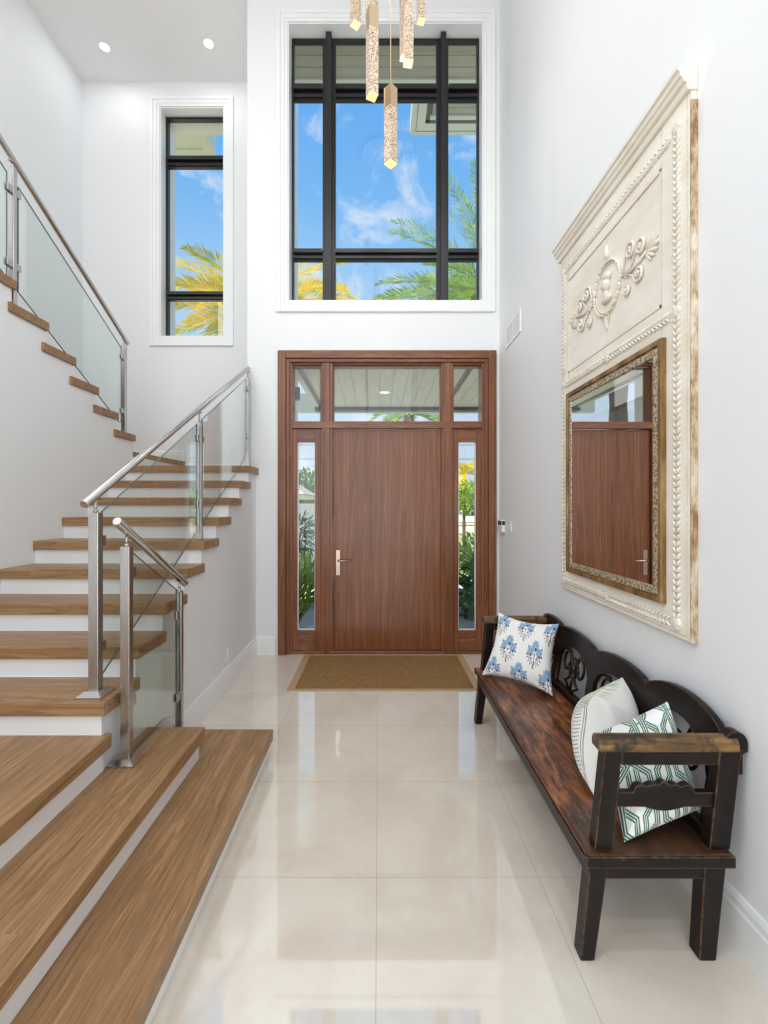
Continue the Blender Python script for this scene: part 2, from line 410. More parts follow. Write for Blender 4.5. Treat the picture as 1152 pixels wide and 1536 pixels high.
# window casings
def casing(x0, x1, z0, z1, yf, w, name):
    mb = MB()
    def ring(a, t, yy):
        mb.box(x0-a, x0-a+t, yf-yy, yf, z0-a, z1+a); mb.box(x1+a-t, x1+a, yf-yy, yf, z0-a, z1+a)
        mb.box(x0-a+t, x1+a-t, yf-yy, yf, z1+a-t, z1+a); mb.box(x0-a+t, x1+a-t, yf-yy, yf, z0-a, z0-a+t)
    ring(w, w*.34, .028); ring(w*.66, w*.36, .019); ring(w*.30, w*.30, .013)
    return structure(mb.build(name, M['trim'], bevel=.003))
casing(WX0, WX1, WZ0, WZ1, YF, .122, 'trim_1')
casing(SX0, SX1, SZ0, SZ1, YS, .125, 'trim_2')
def reveal(x0, x1, z0, z1, ya, yb, name):
    mb = MB(); t = .012
    mb.box(x0, x0+t, ya, yb, z0, z1); mb.box(x1-t, x1, ya, yb, z0, z1); mb.box(x0+t, x1-t, ya, yb, z1-t, z1); mb.box(x0+t, x1-t, ya, yb, z0, z0+t)
    return structure(mb.build(name, M['trim']))
reveal(WX0, WX1, WZ0, WZ1, YF+.002, 5.09, 'trim_3'); reveal(SX0, SX1, SZ0, SZ1, YS+.002, 6.04, 'trim_4')

def black_window(name, x0, x1, z0, z1, y, vbars, hbars, edge=.035):
    root = empty(name, ((x0+x1)/2, y, z0)); structure(root)
    fr = MB()
    fr.box(x0, x0+edge, y, y+.06, z0, z1); fr.box(x1-edge, x1, y, y+.06, z0, z1)
    fr.box(x0+edge, x1-edge, y, y+.06, z1-edge, z1); fr.box(x0+edge, x1-edge, y, y+.06, z0, z0+.012)
    fr.build('window_frame', M['black'], root)
    for (a, b) in vbars:
        m = MB(); w = b-a
        m.box(a, b, y, y+.055, z0+.012, z1-edge); m.box(a+w*.3, b-w*.27, y-.085, y, z0+.012, z1-.012); m.box(a+w*.12, b-w*.1, y-.02, y, z0+.012, z1-edge)
        m.build('mullion', M['black'], root)
    xs = [x0+edge] + [v for ab in vbars for v in ab] + [x1-edge]
    for (a, b) in hbars:
        h = b-a; m = MB()
        for i in range(0, len(xs), 2):
            m.box(xs[i], xs[i+1], y+.002, y+.053, a, b)
            m.box(xs[i]+.001, xs[i+1]-.001, y-.05, y+.002, a+h*.55, b-h*.05)
            m.box(xs[i]+.001, xs[i+1]-.001, y-.02, y+.002, a+h*.1, a+h*.35)
        m.build('transom_bar', M['black'], root)
    zs = [z0+.012] + [v for ab in hbars for v in ab] + [z1-edge]
    for i in range(0, len(xs), 2):
        for j in range(0, len(zs), 2):
            g = MB(); g.box(xs[i], xs[i+1], y+.026, y+.032, zs[j], zs[j+1]); g.build('window_pane', M['glass'], root)
    return root
y = 5.09
black_window('window_1', WX0+.012, WX1-.012, WZ0+.012, WZ1-.012, y,
    [(X(484,y), X(503.5,y)), (X(654.5,y), X(672.5,y))], [(Z(390,y), Z(375.5,y)), (Z(149,y), Z(130.5,y))], .022)
y = 6.04
black_window('window_2', SX0+.012, SX1-.012, SZ0+.012, SZ1-.012, y, [], [(Z(450,y), Z(439,y)), (Z(250.5,y), Z(237,y))], .03)

# ------------------------------------------------------------------ entrance door unit
root = empty('door_1', ((DX0+DX1)/2, 4.95, 0)); structure(root)
y = 4.90
def px2(a, b, yy): return X(a, yy), X(b, yy)
cs = MB()
xo0, xo1 = X(416.5,y), X(745,y); zt = Z(525,y)
cs.box(xo0, xo0+.085, y, YF+.05, 0, zt); cs.box(xo1-.085, xo1, y, YF+.05, 0, zt)
cs.box(xo0+.085, xo0+.125, y+.018, YF+.05, 0, zt-.085); cs.box(xo1-.125, xo1-.085, y+.018, YF+.05, 0, zt-.085)
cs.build('door_casing', M['mah'], root, bevel=.006)
cs = MB(); cs.box(xo0+.085, xo1-.085, y, YF+.05, zt-.085, zt); cs.box(xo0+.125, xo1-.125, y+.018, YF+.05, zt-.122, zt-.085)
cs.build('head_casing', M['mah_x'], root, bevel=.006)
jy = 4.945
fr = MB()
fr.box(xo0+.10, xo0+.15, jy, 5.12, 0, zt-.12); fr.box(xo1-.15, xo1-.10, jy, 5.12, 0, zt-.12)
for a, b in ((481.3,499), (662.2,680)):
    x0, x1 = px2(a, b, jy); fr.box(x0, x1, jy, 5.12, 0, zt-.12); fr.box(x0+.028, x1-.028, jy-.012, jy, .0, zt-.12)
fr.build('door_post', M['mah'], root, bevel=.004)
hr = MB(); za, zb = Z(642.5,jy), Z(632.5,jy)
hr.box(xo0+.15, xo1-.15, jy-.014, 5.12, za, zb); hr.box(xo0+.12, xo1-.12, jy+.01, 5.12, zt-.14, zt-.12)
hr.build('transom_rail', M['mah_x'], root, bevel=.004)
th = MB(); th.box(xo0+.125, xo1-.125, 4.935, 5.16, 0, .028); th.build('threshold', M['mah_x'], root, bevel=.004)
# transom lights
for (a, b) in ((X(436,jy), X(481.3,jy)), (X(499,jy), X(662.2,jy)), (X(680,jy), X(724.5,jy))):
    g = MB(); zz = zt-.14; g.box(a, b, 5.03, 5.036, zb, zz)
    go = g.build('transom_pane', M['glass'], root)
    d = MB(); t = .012
    d.box(a, a+t, 4.99, 5.03, zb, zz); d.box(b-t, b, 4.99, 5.03, zb, zz); d.box(a+t, b-t, 4.99, 5.03, zz-t*1.4, zz); d.box(a+t, b-t, 4.99, 5.03, zb, zb+t)
    d.build('glazing_bead', M['mah'], go)
# sidelights
for s, (a, b, ga, gb) in enumerate(((436, 481.3, 446, 472.5), (680, 724.5, 687.5, 714))):
    yy = 4.965; x0, x1 = px2(a, b, yy); g0, g1 = px2(ga, gb, yy); gz0, gz1 = Z(945.5,yy), Z(662.5,yy)
    st = MB(); st.box(x0, g0, yy, 5.06, .028, za); st.box(g1, x1, yy, 5.06, .028, za)
    so = st.build('sidelight_stile', M['mah'], root, bevel=.003)
    rl = MB(); rl.box(g0, g1, yy+.001, 5.06, gz1, za); rl.box(g0, g1, yy+.001, 5.06, .028, gz0)
    rl.build('sidelight_rail', M['mah_x'], root, bevel=.003)
    g = MB(); g.box(g0, g1, 5.01, 5.016, gz0, gz1); g.build('sidelight_pane', M['glass'], root)
    bd = MB(); t = .008
    bd.box(g0, g0+t, 4.985, 5.01, gz0, gz1); bd.box(g1-t, g1, 4.985, 5.01, gz0, gz1); bd.box(g0, g1, 4.985, 5.01, gz0, gz0+t); bd.box(g0, g1, 4.985, 5.01, gz1-t, gz1)
    bd.build('glazing_bead', M['trim'], so)
# leaf
yy = 4.985; lx0, lx1 = X(499.6,yy), X(662,yy); lz1 = Z(644.5,yy)
lf = MB(); lf.box(lx0+.004, lx1-.004, yy, 5.045, .034, lz1)
leaf = lf.build('door_leaf', M['mah'], root, bevel=.003)
hp = MB(); hx0, hx1 = X(504,yy), X(510.3,yy); hp.box(hx0, hx1, yy-.012, yy-.0005, Z(863,yy), Z(825,yy))
plate = hp.build('handle_plate', M['bronze'], leaf, bevel=.002)
lv = MB(); hc = ((hx0+hx1)/2+.002, Z(840.5,yy))
lv.cyl((hc[0], yy-.01, hc[1]), (hc[0], yy-.06, hc[1]), .011, 16)
lv.tube([(hc[0], yy-.06, hc[1]), (hc[0]+.03, yy-.062, hc[1]), (X(526.6,yy-.06), yy-.06, hc[1]-.002)], .0105, 12)
lv.cyl((hc[0], yy-.0125, Z(852,yy)), (hc[0], yy-.02, Z(852,yy)), .010, 16)
lv.build('door_lever', M['bronze'], leaf)
kh = MB(); kh.box(hc[0]-.0015, hc[0]+.0015, yy-.0215, yy-.0195, Z(852,yy)-.006, Z(852,yy)+.005); kh.build('keyhole', M['dark'], leaf)

# ------------------------------------------------------------------ staircase
R, RUN, T4Y, XE, XW, TT = .168, .308, 2.155, -1.297, -1.326, .066
XU = -2.57
def TY(n): return T4Y + (n-4)*RUN
stair = empty('staircase', (-1.9, 3.2, 0), 'oak staircase with floating-look treads over white risers, turning back above itself', 'staircase')
def tread(poly, z, mat):
    m = MB(); m.prism(poly, 2, z-TT, z); return m.build('tread', mat, stair, bevel=.003)
Y0 = -.6
tread([(XW-.0,Y0),(-.676,Y0),(-.676,2.93),(XW,2.93)], R, M['oak_y'])
tread([(XW+.0,Y0),(-.995,Y0),(-.995,2.616),(XW,2.616)], 2*R, M['oak_y'])
tread([(XU,Y0),(-1.292,Y0),(-1.292,2.208),(XW,2.208),(XW,2.185),(XU,2.185)], 3*R, M['oak_y'])
for n in range(4, 12):
    tread([(XU,TY(n)),(XE,TY(n)),(XE,TY(n+1)+.02),(XU,TY(n+1)+.02)], n*R, M['oak_x'])
tread([(XU,TY(12)),(XE,TY(12)),(XE,YF-.002),(-1.42,YF-.002),(-1.42,YS),(-2.51,YS),(-2.60,4.80),(XU,4.80)], 12*R, M['oak_x'])
tread([(-2.5,YS),(-2.6,4.80),(XL,4.80),(XL,YS)], 13*R, M['oak_y'])
UX = -2.55
def UY(n): return 4.79 - (n-14)*.3145
for n in range(14, 22):
    tread([(UX,UY(n)),(XL,UY(n)),(XL,UY(n+1)-.06),(UX,UY(n+1)-.06)], n*R, M['oak_x'])
# white body: steps 1-3
rb = MB()
rb.box(XW-.3, -.704, Y0, 2.905, 0, R-TT); rb.box(XW-.3, -1.02, Y0, 2.59, R-TT+.001, 2*R-TT); rb.box(XU, -1.317, Y0, 2.183, 2*R-TT-.1, 3*R-TT)
rb.build('riser', M['trim'], stair)
poly = [(2.18, 0)]
for n in range(4, 13):
    poly += [(TY(n)+.026, (n-1)*R if n > 4 else 3*R-TT), (TY(n)+.026, n*R-TT-.0)]
poly += [(YF-.003, 12*R-TT), (YF-.003, 0)]
poly[0] = (TY(4)+.026, 0); del poly[1]
sb = MB(); sb.prism(poly, 0, XU, XW); sb.box(XU-.9, -1.42, YF-.002, YS, 0, 12*R-TT); sb.box(XL, -2.53, 4.76, YS, 12*R-TT-.2, 13*R-TT)
sb.build('stringer_wall', M['wall'], stair)
poly = [(Y0-4.5, 0), (4.76, 0)]
for n in range(14, 22):
    poly += [(UY(n)-.026, (n-1)*R), (UY(n)-.026, n*R-TT)]
poly[1] = (UY(14)-.026, 0)
zt2 = 22*R
poly += [(UY(22)-.026, 21*R), (UY(22)-.026, zt2-TT), (Y0-4.5, zt2-TT)]
ub = MB(); ub.prism(poly, 0, XL, XU); ub.build('upper_stringer_wall', M['wall'], stair)
uf = MB(); uf.box(XL, UX, YB, UY(22), zt2-TT, zt2); structure(uf.build('floor_upper', M['oak_y'], bevel=.003))

# ------------------------------------------------------------------ railings
def post(x, y, z0, z1, root, w=.047, base=True, stem_top=None, clamps=()):
    m = MB(); m.box(x-w/2, x+w/2, y-w*.42, y+w*.42, z0+(.022 if base else 0), z1)
    p = m.build('post', M['steel'], root, bevel=.003)
    if base:
        b = MB(); h = .063
        vs = [(x-h,y-h,z0),(x+h,y-h,z0),(x+h,y+h,z0),(x-h,y+h,z0)]
        b.box(x-h, x+h, y-h, y+h, z0, z0+.008)
        k = .034
        b.hexa([(x-h+.002,y-h+.002,z0+.008),(x+h-.002,y-h+.002,z0+.008),(x+h-.002,y+h-.002,z0+.008),(x-h+.002,y+h-.002,z0+.008),
                (x-k,y-k,z0+.028),(x+k,y-k,z0+.028),(x+k,y+k,z0+.028),(x-k,y+k,z0+.028)])
        b.build('base_plate', M['steel_plate'], p)
    if stem_top:
        s = MB(); s.cyl((x,y,z1), (x,y,stem_top), .007, 12); s.cyl((x,y,z1), (x,y,z1+.012), .012, 12)
        s.box(x-.012, x+.012, y-.03, y+.03, stem_top-.006, stem_top)
        s.build('rail_stem', M['steel'], p)
    for (cz, dy) in clamps:
        c = MB(); c.box(x-.014, x-.0065, y+dy*w*.42, y+dy*(w*.42+.045), cz-.025, cz+.025); c.box(x+.0065, x+.014, y+dy*w*.42, y+dy*(w*.42+.045), cz-.025, cz+.025)
        c.box(x-.0065, x+.0065, y+dy*w*.42, y+dy*(w*.42+.007), cz-.025, cz+.025)
        c.build('glass_clamp', M['steel'], p, bevel=.002)
    return p
def glass_panel(x, poly, root):
    m = MB(); n = len(poly); a, b = x-.005, x+.005
    vs = [(a,q[0],q[1]) for q in poly]+[(b,q[0],q[1]) for q in poly]
    m.add(vs, [tuple(range(n)), tuple(range(2*n-1,n-1,-1))], 0); m.add(vs, [(i,n+i,n+(i+1)%n,(i+1)%n) for i in range(n)], 1)
    return m.build('glass_panel', [M['rail_glass'], M['glass_edge']], root)
def handrail(p0, p1, root, r=.0215):
    m = MB(); d = (Vector(p1)-Vector(p0)).normalized()
    a, b = Vector(p0), Vector(p1)
    m.tube([a-d*.004, a, b, b+d*.004], [r*.86, r, r, r*.86], 24); return m.build('handrail', M['steel_rail'], root)
SL = R/RUN
def railz(y, y0, z0, s): return z0+(y-y0)*s
# lower flight
GX = -1.397
ra = empty('stair_railing', (GX, 3.5, .672), 'glass and steel railing climbing the lower stair flight to the landing', 'railing', 'glass stair railings')
handrail((GX,2.163,1.612), (GX,4.895,3.085), ra)
rs = (3.085-1.612)/(4.895-2.163)
post(GX, 2.25, 4*R, 1.572, ra, .05, True, railz(2.25,2.163,1.612,rs)-.018, [(1.43,1),(.90,1)])
post(GX, 3.555, 8*R+.0, 2.25, ra, .044, False, railz(3.555,2.163,1.612,rs)-.018, [(2.13,-1),(2.13,1),(1.62,-1),(1.62,1)])
post(GX, 4.875, 12*R, 2.98, ra, .044, False, railz(4.875,2.163,1.612,rs)-.018, [(2.86,-1),(2.35,-1)])
def nz(y): return 4*R+(y-T4Y)*SL
glass_panel(GX, [(2.30,1.575),(3.505,2.235),(3.505,nz(3.505)+.0),(2.30,nz(2.30)+.0)], ra)
glass_panel(GX, [(3.605,2.29),(4.81,2.95),(4.81,nz(4.81)+.07),(4.75,nz(4.75)+.0),(3.605,nz(3.605)+.0)], ra)
# short starting rail
DXp = -1.25
rb_ = empty('stair_railing', (DXp, 2.5, .336), 'short glass and steel railing dropping toward the door beside the bottom steps', 'railing', 'glass stair railings')
handrail((DXp,2.178,1.53), (DXp,2.945,1.105), rb_)
s2 = (1.105-1.53)/(2.945-2.178)
post(DXp, 2.262, 2*R, 1.403, rb_, .047, True, railz(2.262,2.178,1.53,s2)-.018, [(1.27,1),(.62,1)])
post(DXp, 2.86, R, 1.072, rb_, .04, False, railz(2.86,2.178,1.53,s2)-.018, [(.93,-1),(.42,-1)])
glass_panel(DXp, [(2.30,1.375),(2.82,1.085),(2.82,.31),(2.66,.362),(2.30,.362)], rb_)
# upper flight
UXp = -2.62
rc = empty('stair_railing', (UXp, 4, 2.352), 'glass and steel railing rising along the upper stair flight at the left', 'railing', 'glass stair railings')
z0r, z1r = Z(517,4.72)+.02, None
sU = -(R/.3145)
handrail((UXp,4.76,3.305), (UXp,1.9,3.305+(4.76-1.9)*.525), rc)
post(UXp, 4.69, 14*R, 3.26, rc, .042, False, 3.32, [(3.13,-1),(2.58,-1)])
post(UXp, 3.262, 18*R+.0, 4.02, rc, .042, False, 4.07, [(3.86,-1),(3.86,1),(3.33,-1),(3.33,1)])
def nzu(y): return 14*R+(4.79-y)*(R/.3145)
glass_panel(UXp, [(4.64,3.22),(3.31,3.22+1.33*.53),(3.31,nzu(3.31)+.02),(4.60,nzu(4.60)+.0),(4.64,nzu(4.64)+.02)], rc)
glass_panel(UXp, [(3.21,3.96),(2.35,3.96+.86*.53),(2.35,nzu(2.35)+.02),(3.21,nzu(3.21)+.02)], rc)

# ------------------------------------------------------------------ wall fittings
root = empty('air_vent', (XR, 4.42, 3.2), 'white louvred air vent high on the right wall near the corner', 'vent')
ya, yb, z0, z1 = 4.18, 4.67, 3.21, 3.42
m = MB(); m.box(XR-.01, XR-.0005, ya, yb, z0, z0+.025); m.box(XR-.01, XR-.0005, ya, yb, z1-.025, z1); m.box(XR-.01, XR-.0005, ya, ya+.025, z0+.025, z1-.025); m.box(XR-.01, XR-.0005, yb-.025, yb, z0+.025, z1-.025)
m.box(XR-.01, XR-.0005, 4.41, 4.43, z0+.025, z1-.025); m.build('vent_frame', M['trim'], root)
m = MB()
m.box(XR-.004, XR-.0006, ya+.025, yb-.025, z0+.025, z1-.025)
for i in range(9):
    zz = z0+.032+i*.017; m.box(XR-.008, XR-.0041, ya+.026, yb-.026, zz, zz+.009)
m.build('louvre', M['trim'], root)
root = empty('alarm_keypad', (XR, 4.78, 1.38), 'small white alarm keypad with a dark screen beside the door frame', 'keypad')
m = MB(); m.box(XR-.035, XR-.0005, 4.70, 4.86, 1.335, 1.455); m.build('keypad_body', M['white_plastic'], root, bevel=.006)
m = MB(); m.box(XR-.037, XR-.0352, 4.715, 4.845, 1.41, 1.45); m.box(XR-.033, XR-.004, 4.6985, 4.6998, 1.41, 1.45); m.build('keypad_screen', M['dark'], root)
root = empty('light_switch', (XR, 4.5, 1.39), 'white rocker light switch on the right wall next to the keypad', 'light switch')
m = MB(); m.box(XR-.007, XR-.0005, 4.46, 4.55, 1.345, 1.455); m.build('switch_plate', M['white_plastic'], root, bevel=.002)
m = MB(); m.box(XR-.011, XR-.0071, 4.485, 4.525, 1.365, 1.435); m.build('rocker', M['white_plastic'], root, bevel=.001)
root = empty('power_outlet', (XW, 4.02, .3), 'white power outlet low on the wall under the stairs', 'outlet')
m = MB(); m.box(XW+.0005, XW+.007, 3.985, 4.06, .25, .365); m.build('outlet_plate', M['white_plastic'], root, bevel=.002)
m = MB(); m.box(XW+.0071, XW+.0095, 4.005, 4.04, .265, .35); m.build('outlet_socket', M['white_plastic'], root, bevel=.001)

# ------------------------------------------------------------------ mat
root = empty('door_mat', (.055, 4.4, 0), 'flat brown sisal door mat with tan border in front of the door', 'mat')
a, b, c, d, t, w = -.795, .905, 3.945, 4.905, .010, .065
m = MB(); m.box(a+w, b-w, c+w*.6, d-w*.6, .0, t-.001); m.build('woven_field', M['sisal'], root)
m = MB(); m.box(a, a+w, c, d, 0, t); m.box(b-w, b, c, d, 0, t); m.box(a+w, b-w, c, c+w*.6, 0, t); m.box(a+w, b-w, d-w*.6, d, 0, t); m.build('mat_border', M['mat_edge'], root, bevel=.003)

# ------------------------------------------------------------------ chandelier
ch = empty('chandelier', (.05, 3.15, 5.0), 'brass chandelier of bubbled crystal bars hung on thin cords', 'chandelier')
m = MB(); m.cyl((.05,3.2,ZC-.045), (.05,3.2,ZC), .30, 40); m.build('canopy', M['brass'], ch)
def rotbox(m, cx, cy, s, rot, z0, z1):
    vs = []
    for z in (z0, z1):
        for k in range(4):
            an = rot+PI/4+k*PI/2; vs.append((cx+s*.7071*math.cos(an), cy+s*.7071*math.sin(an), z))
    m.hexa(vs)
PEN = [ # px, py of the bottom centre, distance, size, rotation deg, crystal length
 (586.0, 247, 2.93, .060, 45, .36), (558.2, 146, 2.87, .060, 24, .42), (557.5, 41, 3.04, .060, 38, .42), (533.5, 38, 3.39, .060, 36, .42),
 (612.5, 96, 3.10, .060, 7, .42), (606.5, 88, 3.30, .056, 12, .42), (631.5, 33, 3.65, .056, 12, .42)]
for (px, py, yy, s, rot, L) in PEN:
    cx, zb_ = X(px, yy), Z(py, yy); rot = math.radians(rot)
    c = MB(); rotbox(c, cx, yy, s, rot, zb_+.006, zb_+L); cr = c.build('crystal_bar', M['crystal'], ch)
    c = MB(); rotbox(c, cx, yy, s*.98, rot, zb_, zb_+.006); c.build('glowing_end', M['tip'], cr)
    c = MB(); rotbox(c, cx, yy, s*1.03, rot, zb_+L, zb_+L+.13); c.build('brass_cap', M['brass'], cr)
    c = MB(); c.cyl((cx,yy,zb_+L+.13), (cx,yy,ZC-.045), .0035, 8); c.build('cord', M['cord'], cr)

# ------------------------------------------------------------------ downlights
def downlight(x, y, label, z=ZC):
    r = empty('ceiling_downlight', (x,y,z), label, 'downlight', 'recessed ceiling downlights')
    m = MB(); n = 28; vs = []
    for rad, dz in ((.052,-.001),(.070,-.006),(.076,-.001)):
        vs += [(x+rad*math.cos(2*PI*i/n), y+rad*math.sin(2*PI*i/n), z+dz) for i in range(n)]
    m.add(vs, [(k*n+i, k*n+(i+1)%n, (k+1)*n+(i+1)%n, (k+1)*n+i) for k in range(2) for i in range(n)], 0, True)
    m.build('trim_ring', M['trim'], r)
    m = MB(); m.disc((x,y,z-.0025), .052); m.build('lens', M['lamp'], r, fixn=False)
    return r
def lamp(name, typ, loc, energy, size=.1, rot=(0,0,0), col=(1,1,1), sy=None, spread=None):
    L = bpy.data.lights.new(name, typ); L.energy = energy; L.color = col
    if typ == 'AREA':
        L.size = size
        if sy: L.shape = 'RECTANGLE'; L.size_y = sy
        else: L.shape = 'DISK'
        if spread: L.spread = spread
    else: L.shadow_soft_size = size
    o = bpy.data.objects.new(name, L); COL.objects.link(o); o.location = loc; o.rotation_euler = rot; return o
DL = [(X(157,5.45),5.45,'left one of two lit downlights above the stairwell'), (X(313,5.41),5.41,'right one of two lit downlights above the stairwell')]
for x, y, l in DL:
    downlight(x, y, l); lamp('downlight_lamp', 'AREA', (x,y,ZC-.02), 2.2, .12)
for (x, y) in ((-.65,.3),(.65,.3),(-.65,-2.2),(.65,-2.2),(-2.9,-1.0),(-2.6,2.4)):
    lamp('downlight_lamp', 'AREA', (x,y,ZC-.02), 20, .16)
# added fill lamps outside unseen openings at the left and rear
lamp('side_fill', 'AREA', (XL-.3, -1.0, 5.3), 185, 4.8, (0,-PI/2,0), (1,.99,.97), 2.8)  # unseen lamp added to brighten the right wall
lamp('rear_fill', 'AREA', (-1.17, YB-.35, 3.5), 152, 4.6, (PI/2,0,0), (1,.985,.96), 6.6)  # unseen lamp added for strong frontal light
# pendants' own light
lamp('pendant_lamp', 'POINT', (.03,3.25,4.55), 12, .03, col=(1,.90,.78))

# ------------------------------------------------------------------ outside
def st(mb, name, mat, **k): return structure(mb.build(name, mat, **k))
m = MB(); m.box(-60, 80, 5.15, 160, -.8, -.6); st(m, 'lawn', M['grass'])
m = MB(); m.box(-60, 80, 38, 60, -.6, -.585); st(m, 'road', M['road'])
m = MB(); m.box(-8, 9, 9.2, 15, -.6, -.58); st(m, 'bounce_slab', M['bounce'])  # pale slab added to bounce sunlight up to the porch ceiling
m = MB(); m.box(-1.12, 2.2, 5.16, 9.2, -.6, -.05); st(m, 'porch_deck', M['deck'])
m = MB(); zc = 3.35
for i in range(26):
    x0 = -1.12+i*.19; m.box(x0+.004, x0+.186, 5.15, 8.15, zc, zc+.03)
m.box(-1.12, 3.85, 5.15, 8.15, zc+.012, zc+.2)
st(m, 'porch_ceiling', M['porch'])
m = MB(); m.box(-1.12, 3.85, 8.15, 8.25, zc-.06, zc+.25); m.box(-1.5, 3.85, 8.25, 8.42, zc-.02, zc+.3)
st(m, 'trim_5', M['soff'])
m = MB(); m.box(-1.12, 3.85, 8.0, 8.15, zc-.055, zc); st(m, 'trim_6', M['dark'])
m = MB(); m.box(-.99,-.965,5.16,7.99,zc-.012,zc); m.box(-1.03,-1.005,5.16,7.99,zc-.012,zc); m.box(1.13,1.155,5.16,7.99,zc-.012,zc); m.box(1.17,1.195,5.16,7.99,zc-.012,zc); st(m, 'trim_7', M['black'])
m = MB(); m.box(1.75, 2.05, 7.79, 7.99, -.05, zc-.055); tag(m.build('porch_column', M['stucco']), 'pale square porch column seen through the right transom pane', 'column')
r = empty('porch_downlight', (.095,6.95,zc), 'round recessed light in the white board ceiling outside the transom', 'downlight')
m = MB(); m.cyl((.095,6.95,zc-.008), (.095,6.95,zc), .095, 30); m.build('trim_ring', M['trim'], r)
m = MB(); m.disc((.095,6.95,zc-.0085), .07); m.build('lens', NT('dim_lens').principled((1,.95,.85,1), .4, emis=(1,.95,.85,1), emis_s=1.0), r, fixn=False)
r = empty('wall_sconce', (-1.12,5.75,3.0), 'small dark cylinder sconce on the pale wall outside the left transom', 'sconce')
yy = 5.9
m = MB(); m.cyl((-1.06,yy,2.98), (-1.06,yy,3.14), .045, 20); m.box(-1.12,-1.07,yy-.02,yy+.02,3.03,3.09); m.build('sconce_body', M['black'], r)
# eaves above the tall window
zs = 7.0
m = MB(); m.box(-1.12, 4, 5.15, 5.30, zs-.03, zs+.02)
m.box(-1.12, 4, 5.74, 5.80, zs-.02, zs+.2); m.box(-1.12, 4, 5.80, 5.87, zs+.03, zs+.25)
m.box(.46, .66, 5.95, 6.62, zs-.0, zs+.25); m.box(.66, 4, 6.42, 6.62, zs, zs+.25); m.box(.72, 4, 6.30, 6.36, zs+.0, zs+.2); m.box(.46,.66,5.87,5.95,zs,zs+.25)
st(m, 'eaves_fascia', M['soff'])
m = MB()
for i in range(3): m.box(-1.12, 4, 5.305+i*.147, 5.305+i*.147+.14, zs, zs+.03)
for i in range(3): m.box(.74, 4, 5.97+i*.11, 5.97+i*.11+.104, zs+.02, zs+.05)
m.box(-1.12, 4, 5.15, 5.94, zs+.03, zs+.2); m.box(.66, 4, 5.94, 6.42, zs+.05, zs+.2)
st(m, 'soffit', M['soffit_board'])
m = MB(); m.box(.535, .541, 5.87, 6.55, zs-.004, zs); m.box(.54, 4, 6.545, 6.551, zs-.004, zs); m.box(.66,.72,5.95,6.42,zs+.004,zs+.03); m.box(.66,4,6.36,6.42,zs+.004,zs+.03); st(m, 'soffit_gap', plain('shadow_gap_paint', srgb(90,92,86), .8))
m = MB(); m.box(-4.5, -2.69, YO+.02, 7.02, 7.12, 7.4); m.box(-4.5, -2.55, 7.02, 7.14, 7.10, 7.42); m.box(-2.69,-2.55, YO+.02, 7.02, 7.10, 7.42); st(m, 'eaves_return', M['soff'])

def frond(m, base, az, el, L, droop, nl=58, wl=.46, lw=.021, mi=0, roll=0):
    p = Vector(base); pts = [p.copy()]; e = el; seg = 16
    for i in range(seg):
        d = Vector((math.cos(az)*math.cos(e), math.sin(az)*math.cos(e), math.sin(e)))
        p = p + d*(L/seg); pts.append(p.copy()); e -= droop/seg
    m.tube(pts, [max(.003, .018*(1-i/seg)) for i in range(seg+1)], 5, mi)
    for k in range(nl):
        u = .10+.9*k/(nl-1); fi = u*seg; i = min(int(fi), seg-1); q = pts[i].lerp(pts[i+1], fi-i)
        t = (pts[min(i+1,seg)]-pts[max(i-1,0)]).normalized()
        side = t.cross(Vector((0,0,1))); 
        if side.length < .05: side = Vector((math.sin(az), -math.cos(az), 0))
        side.normalize(); upv = side.cross(t)
        ll = wl*math.sin(PI*min(1,(u*.86+.12)))**.6*random.uniform(.85,1.1)
        for sgn in (-1, 1):
            dr = (t*.75 + side*sgn*(.75) + upv*random.uniform(.05,.55)).normalized()
            tip = q + dr*ll + Vector((0,0,-.12*ll)); mid = q.lerp(tip, .45)+Vector((0,0,.02))
            wv = dr.cross(upv).normalized()*lw*.5 if dr.cross(upv).length > .01 else side*lw*.5
            wv = (wv + Vector((random.uniform(-.3,.3),)*3)*lw*.3)
            m.add([q-wv*.4, q+wv*.4, mid+wv, tip, mid-wv], [(0,1,2,3,4)], mi)
def palm(name, base, crown, fronds, leafm, label, trunk_r=.14, group=None):
    r = empty(name, base, label, 'palm tree', group)
    t = MB(); b = Vector(base); c = Vector(crown); n = 14
    t.tube([b.lerp(c, i/n) for i in range(n+1)], [trunk_r*(1.15 if i % 2 else 1.0) for i in range(n+1)], 12); t.build('trunk', M['bark'], r)
    f = MB()
    for fr_ in fronds: frond(f, crown, *fr_)
    f.build('frond_crown', leafm, r, fixn=False); return r
def ring(n, L, e0=.1, e1=1.2, dr=1.3, **k):
    out = []
    for i in range(n):
        out.append((2*PI*i/n+random.uniform(-.2,.2), random.uniform(e0,e1), L*random.uniform(.85,1.1), dr*random.uniform(.7,1.2)))
    return out
c = (X(745,10.5), 10.5, Z(455,10.5))
fr_ = [(PI-.10, .55, 2.9, .75), (PI+.15, .15, 3.1, .45), (PI-.3, .95, 2.7, .7), (PI-.2, 1.25, 2.7, .35), (PI+.3, 1.42, 2.5, .2), (PI+.5, .35, 2.4, .8), (PI+.1, -.1, 2.2, .6), (PI-.4,.5,2.0,.9), (PI-.6,1.38,3.1,.25), (PI+.6,1.2,2.9,.5), (-2.2,1.3,2.8,.5), (PI,.8,2.9,.9), (PI+.4,.7,2.6,1.0), (-1.9,.8,2.6,1.1), (PI+.05,.35,2.9,.75), (1.9,1.3,2.9,.4), (-2.5,.25,2.6,.9), (-2.8,.05,2.8,.6)] + [(PI-.05,1.08,3.2,.85),(PI+.12,.95,3.0,.9)] + ring(9, 2.2)
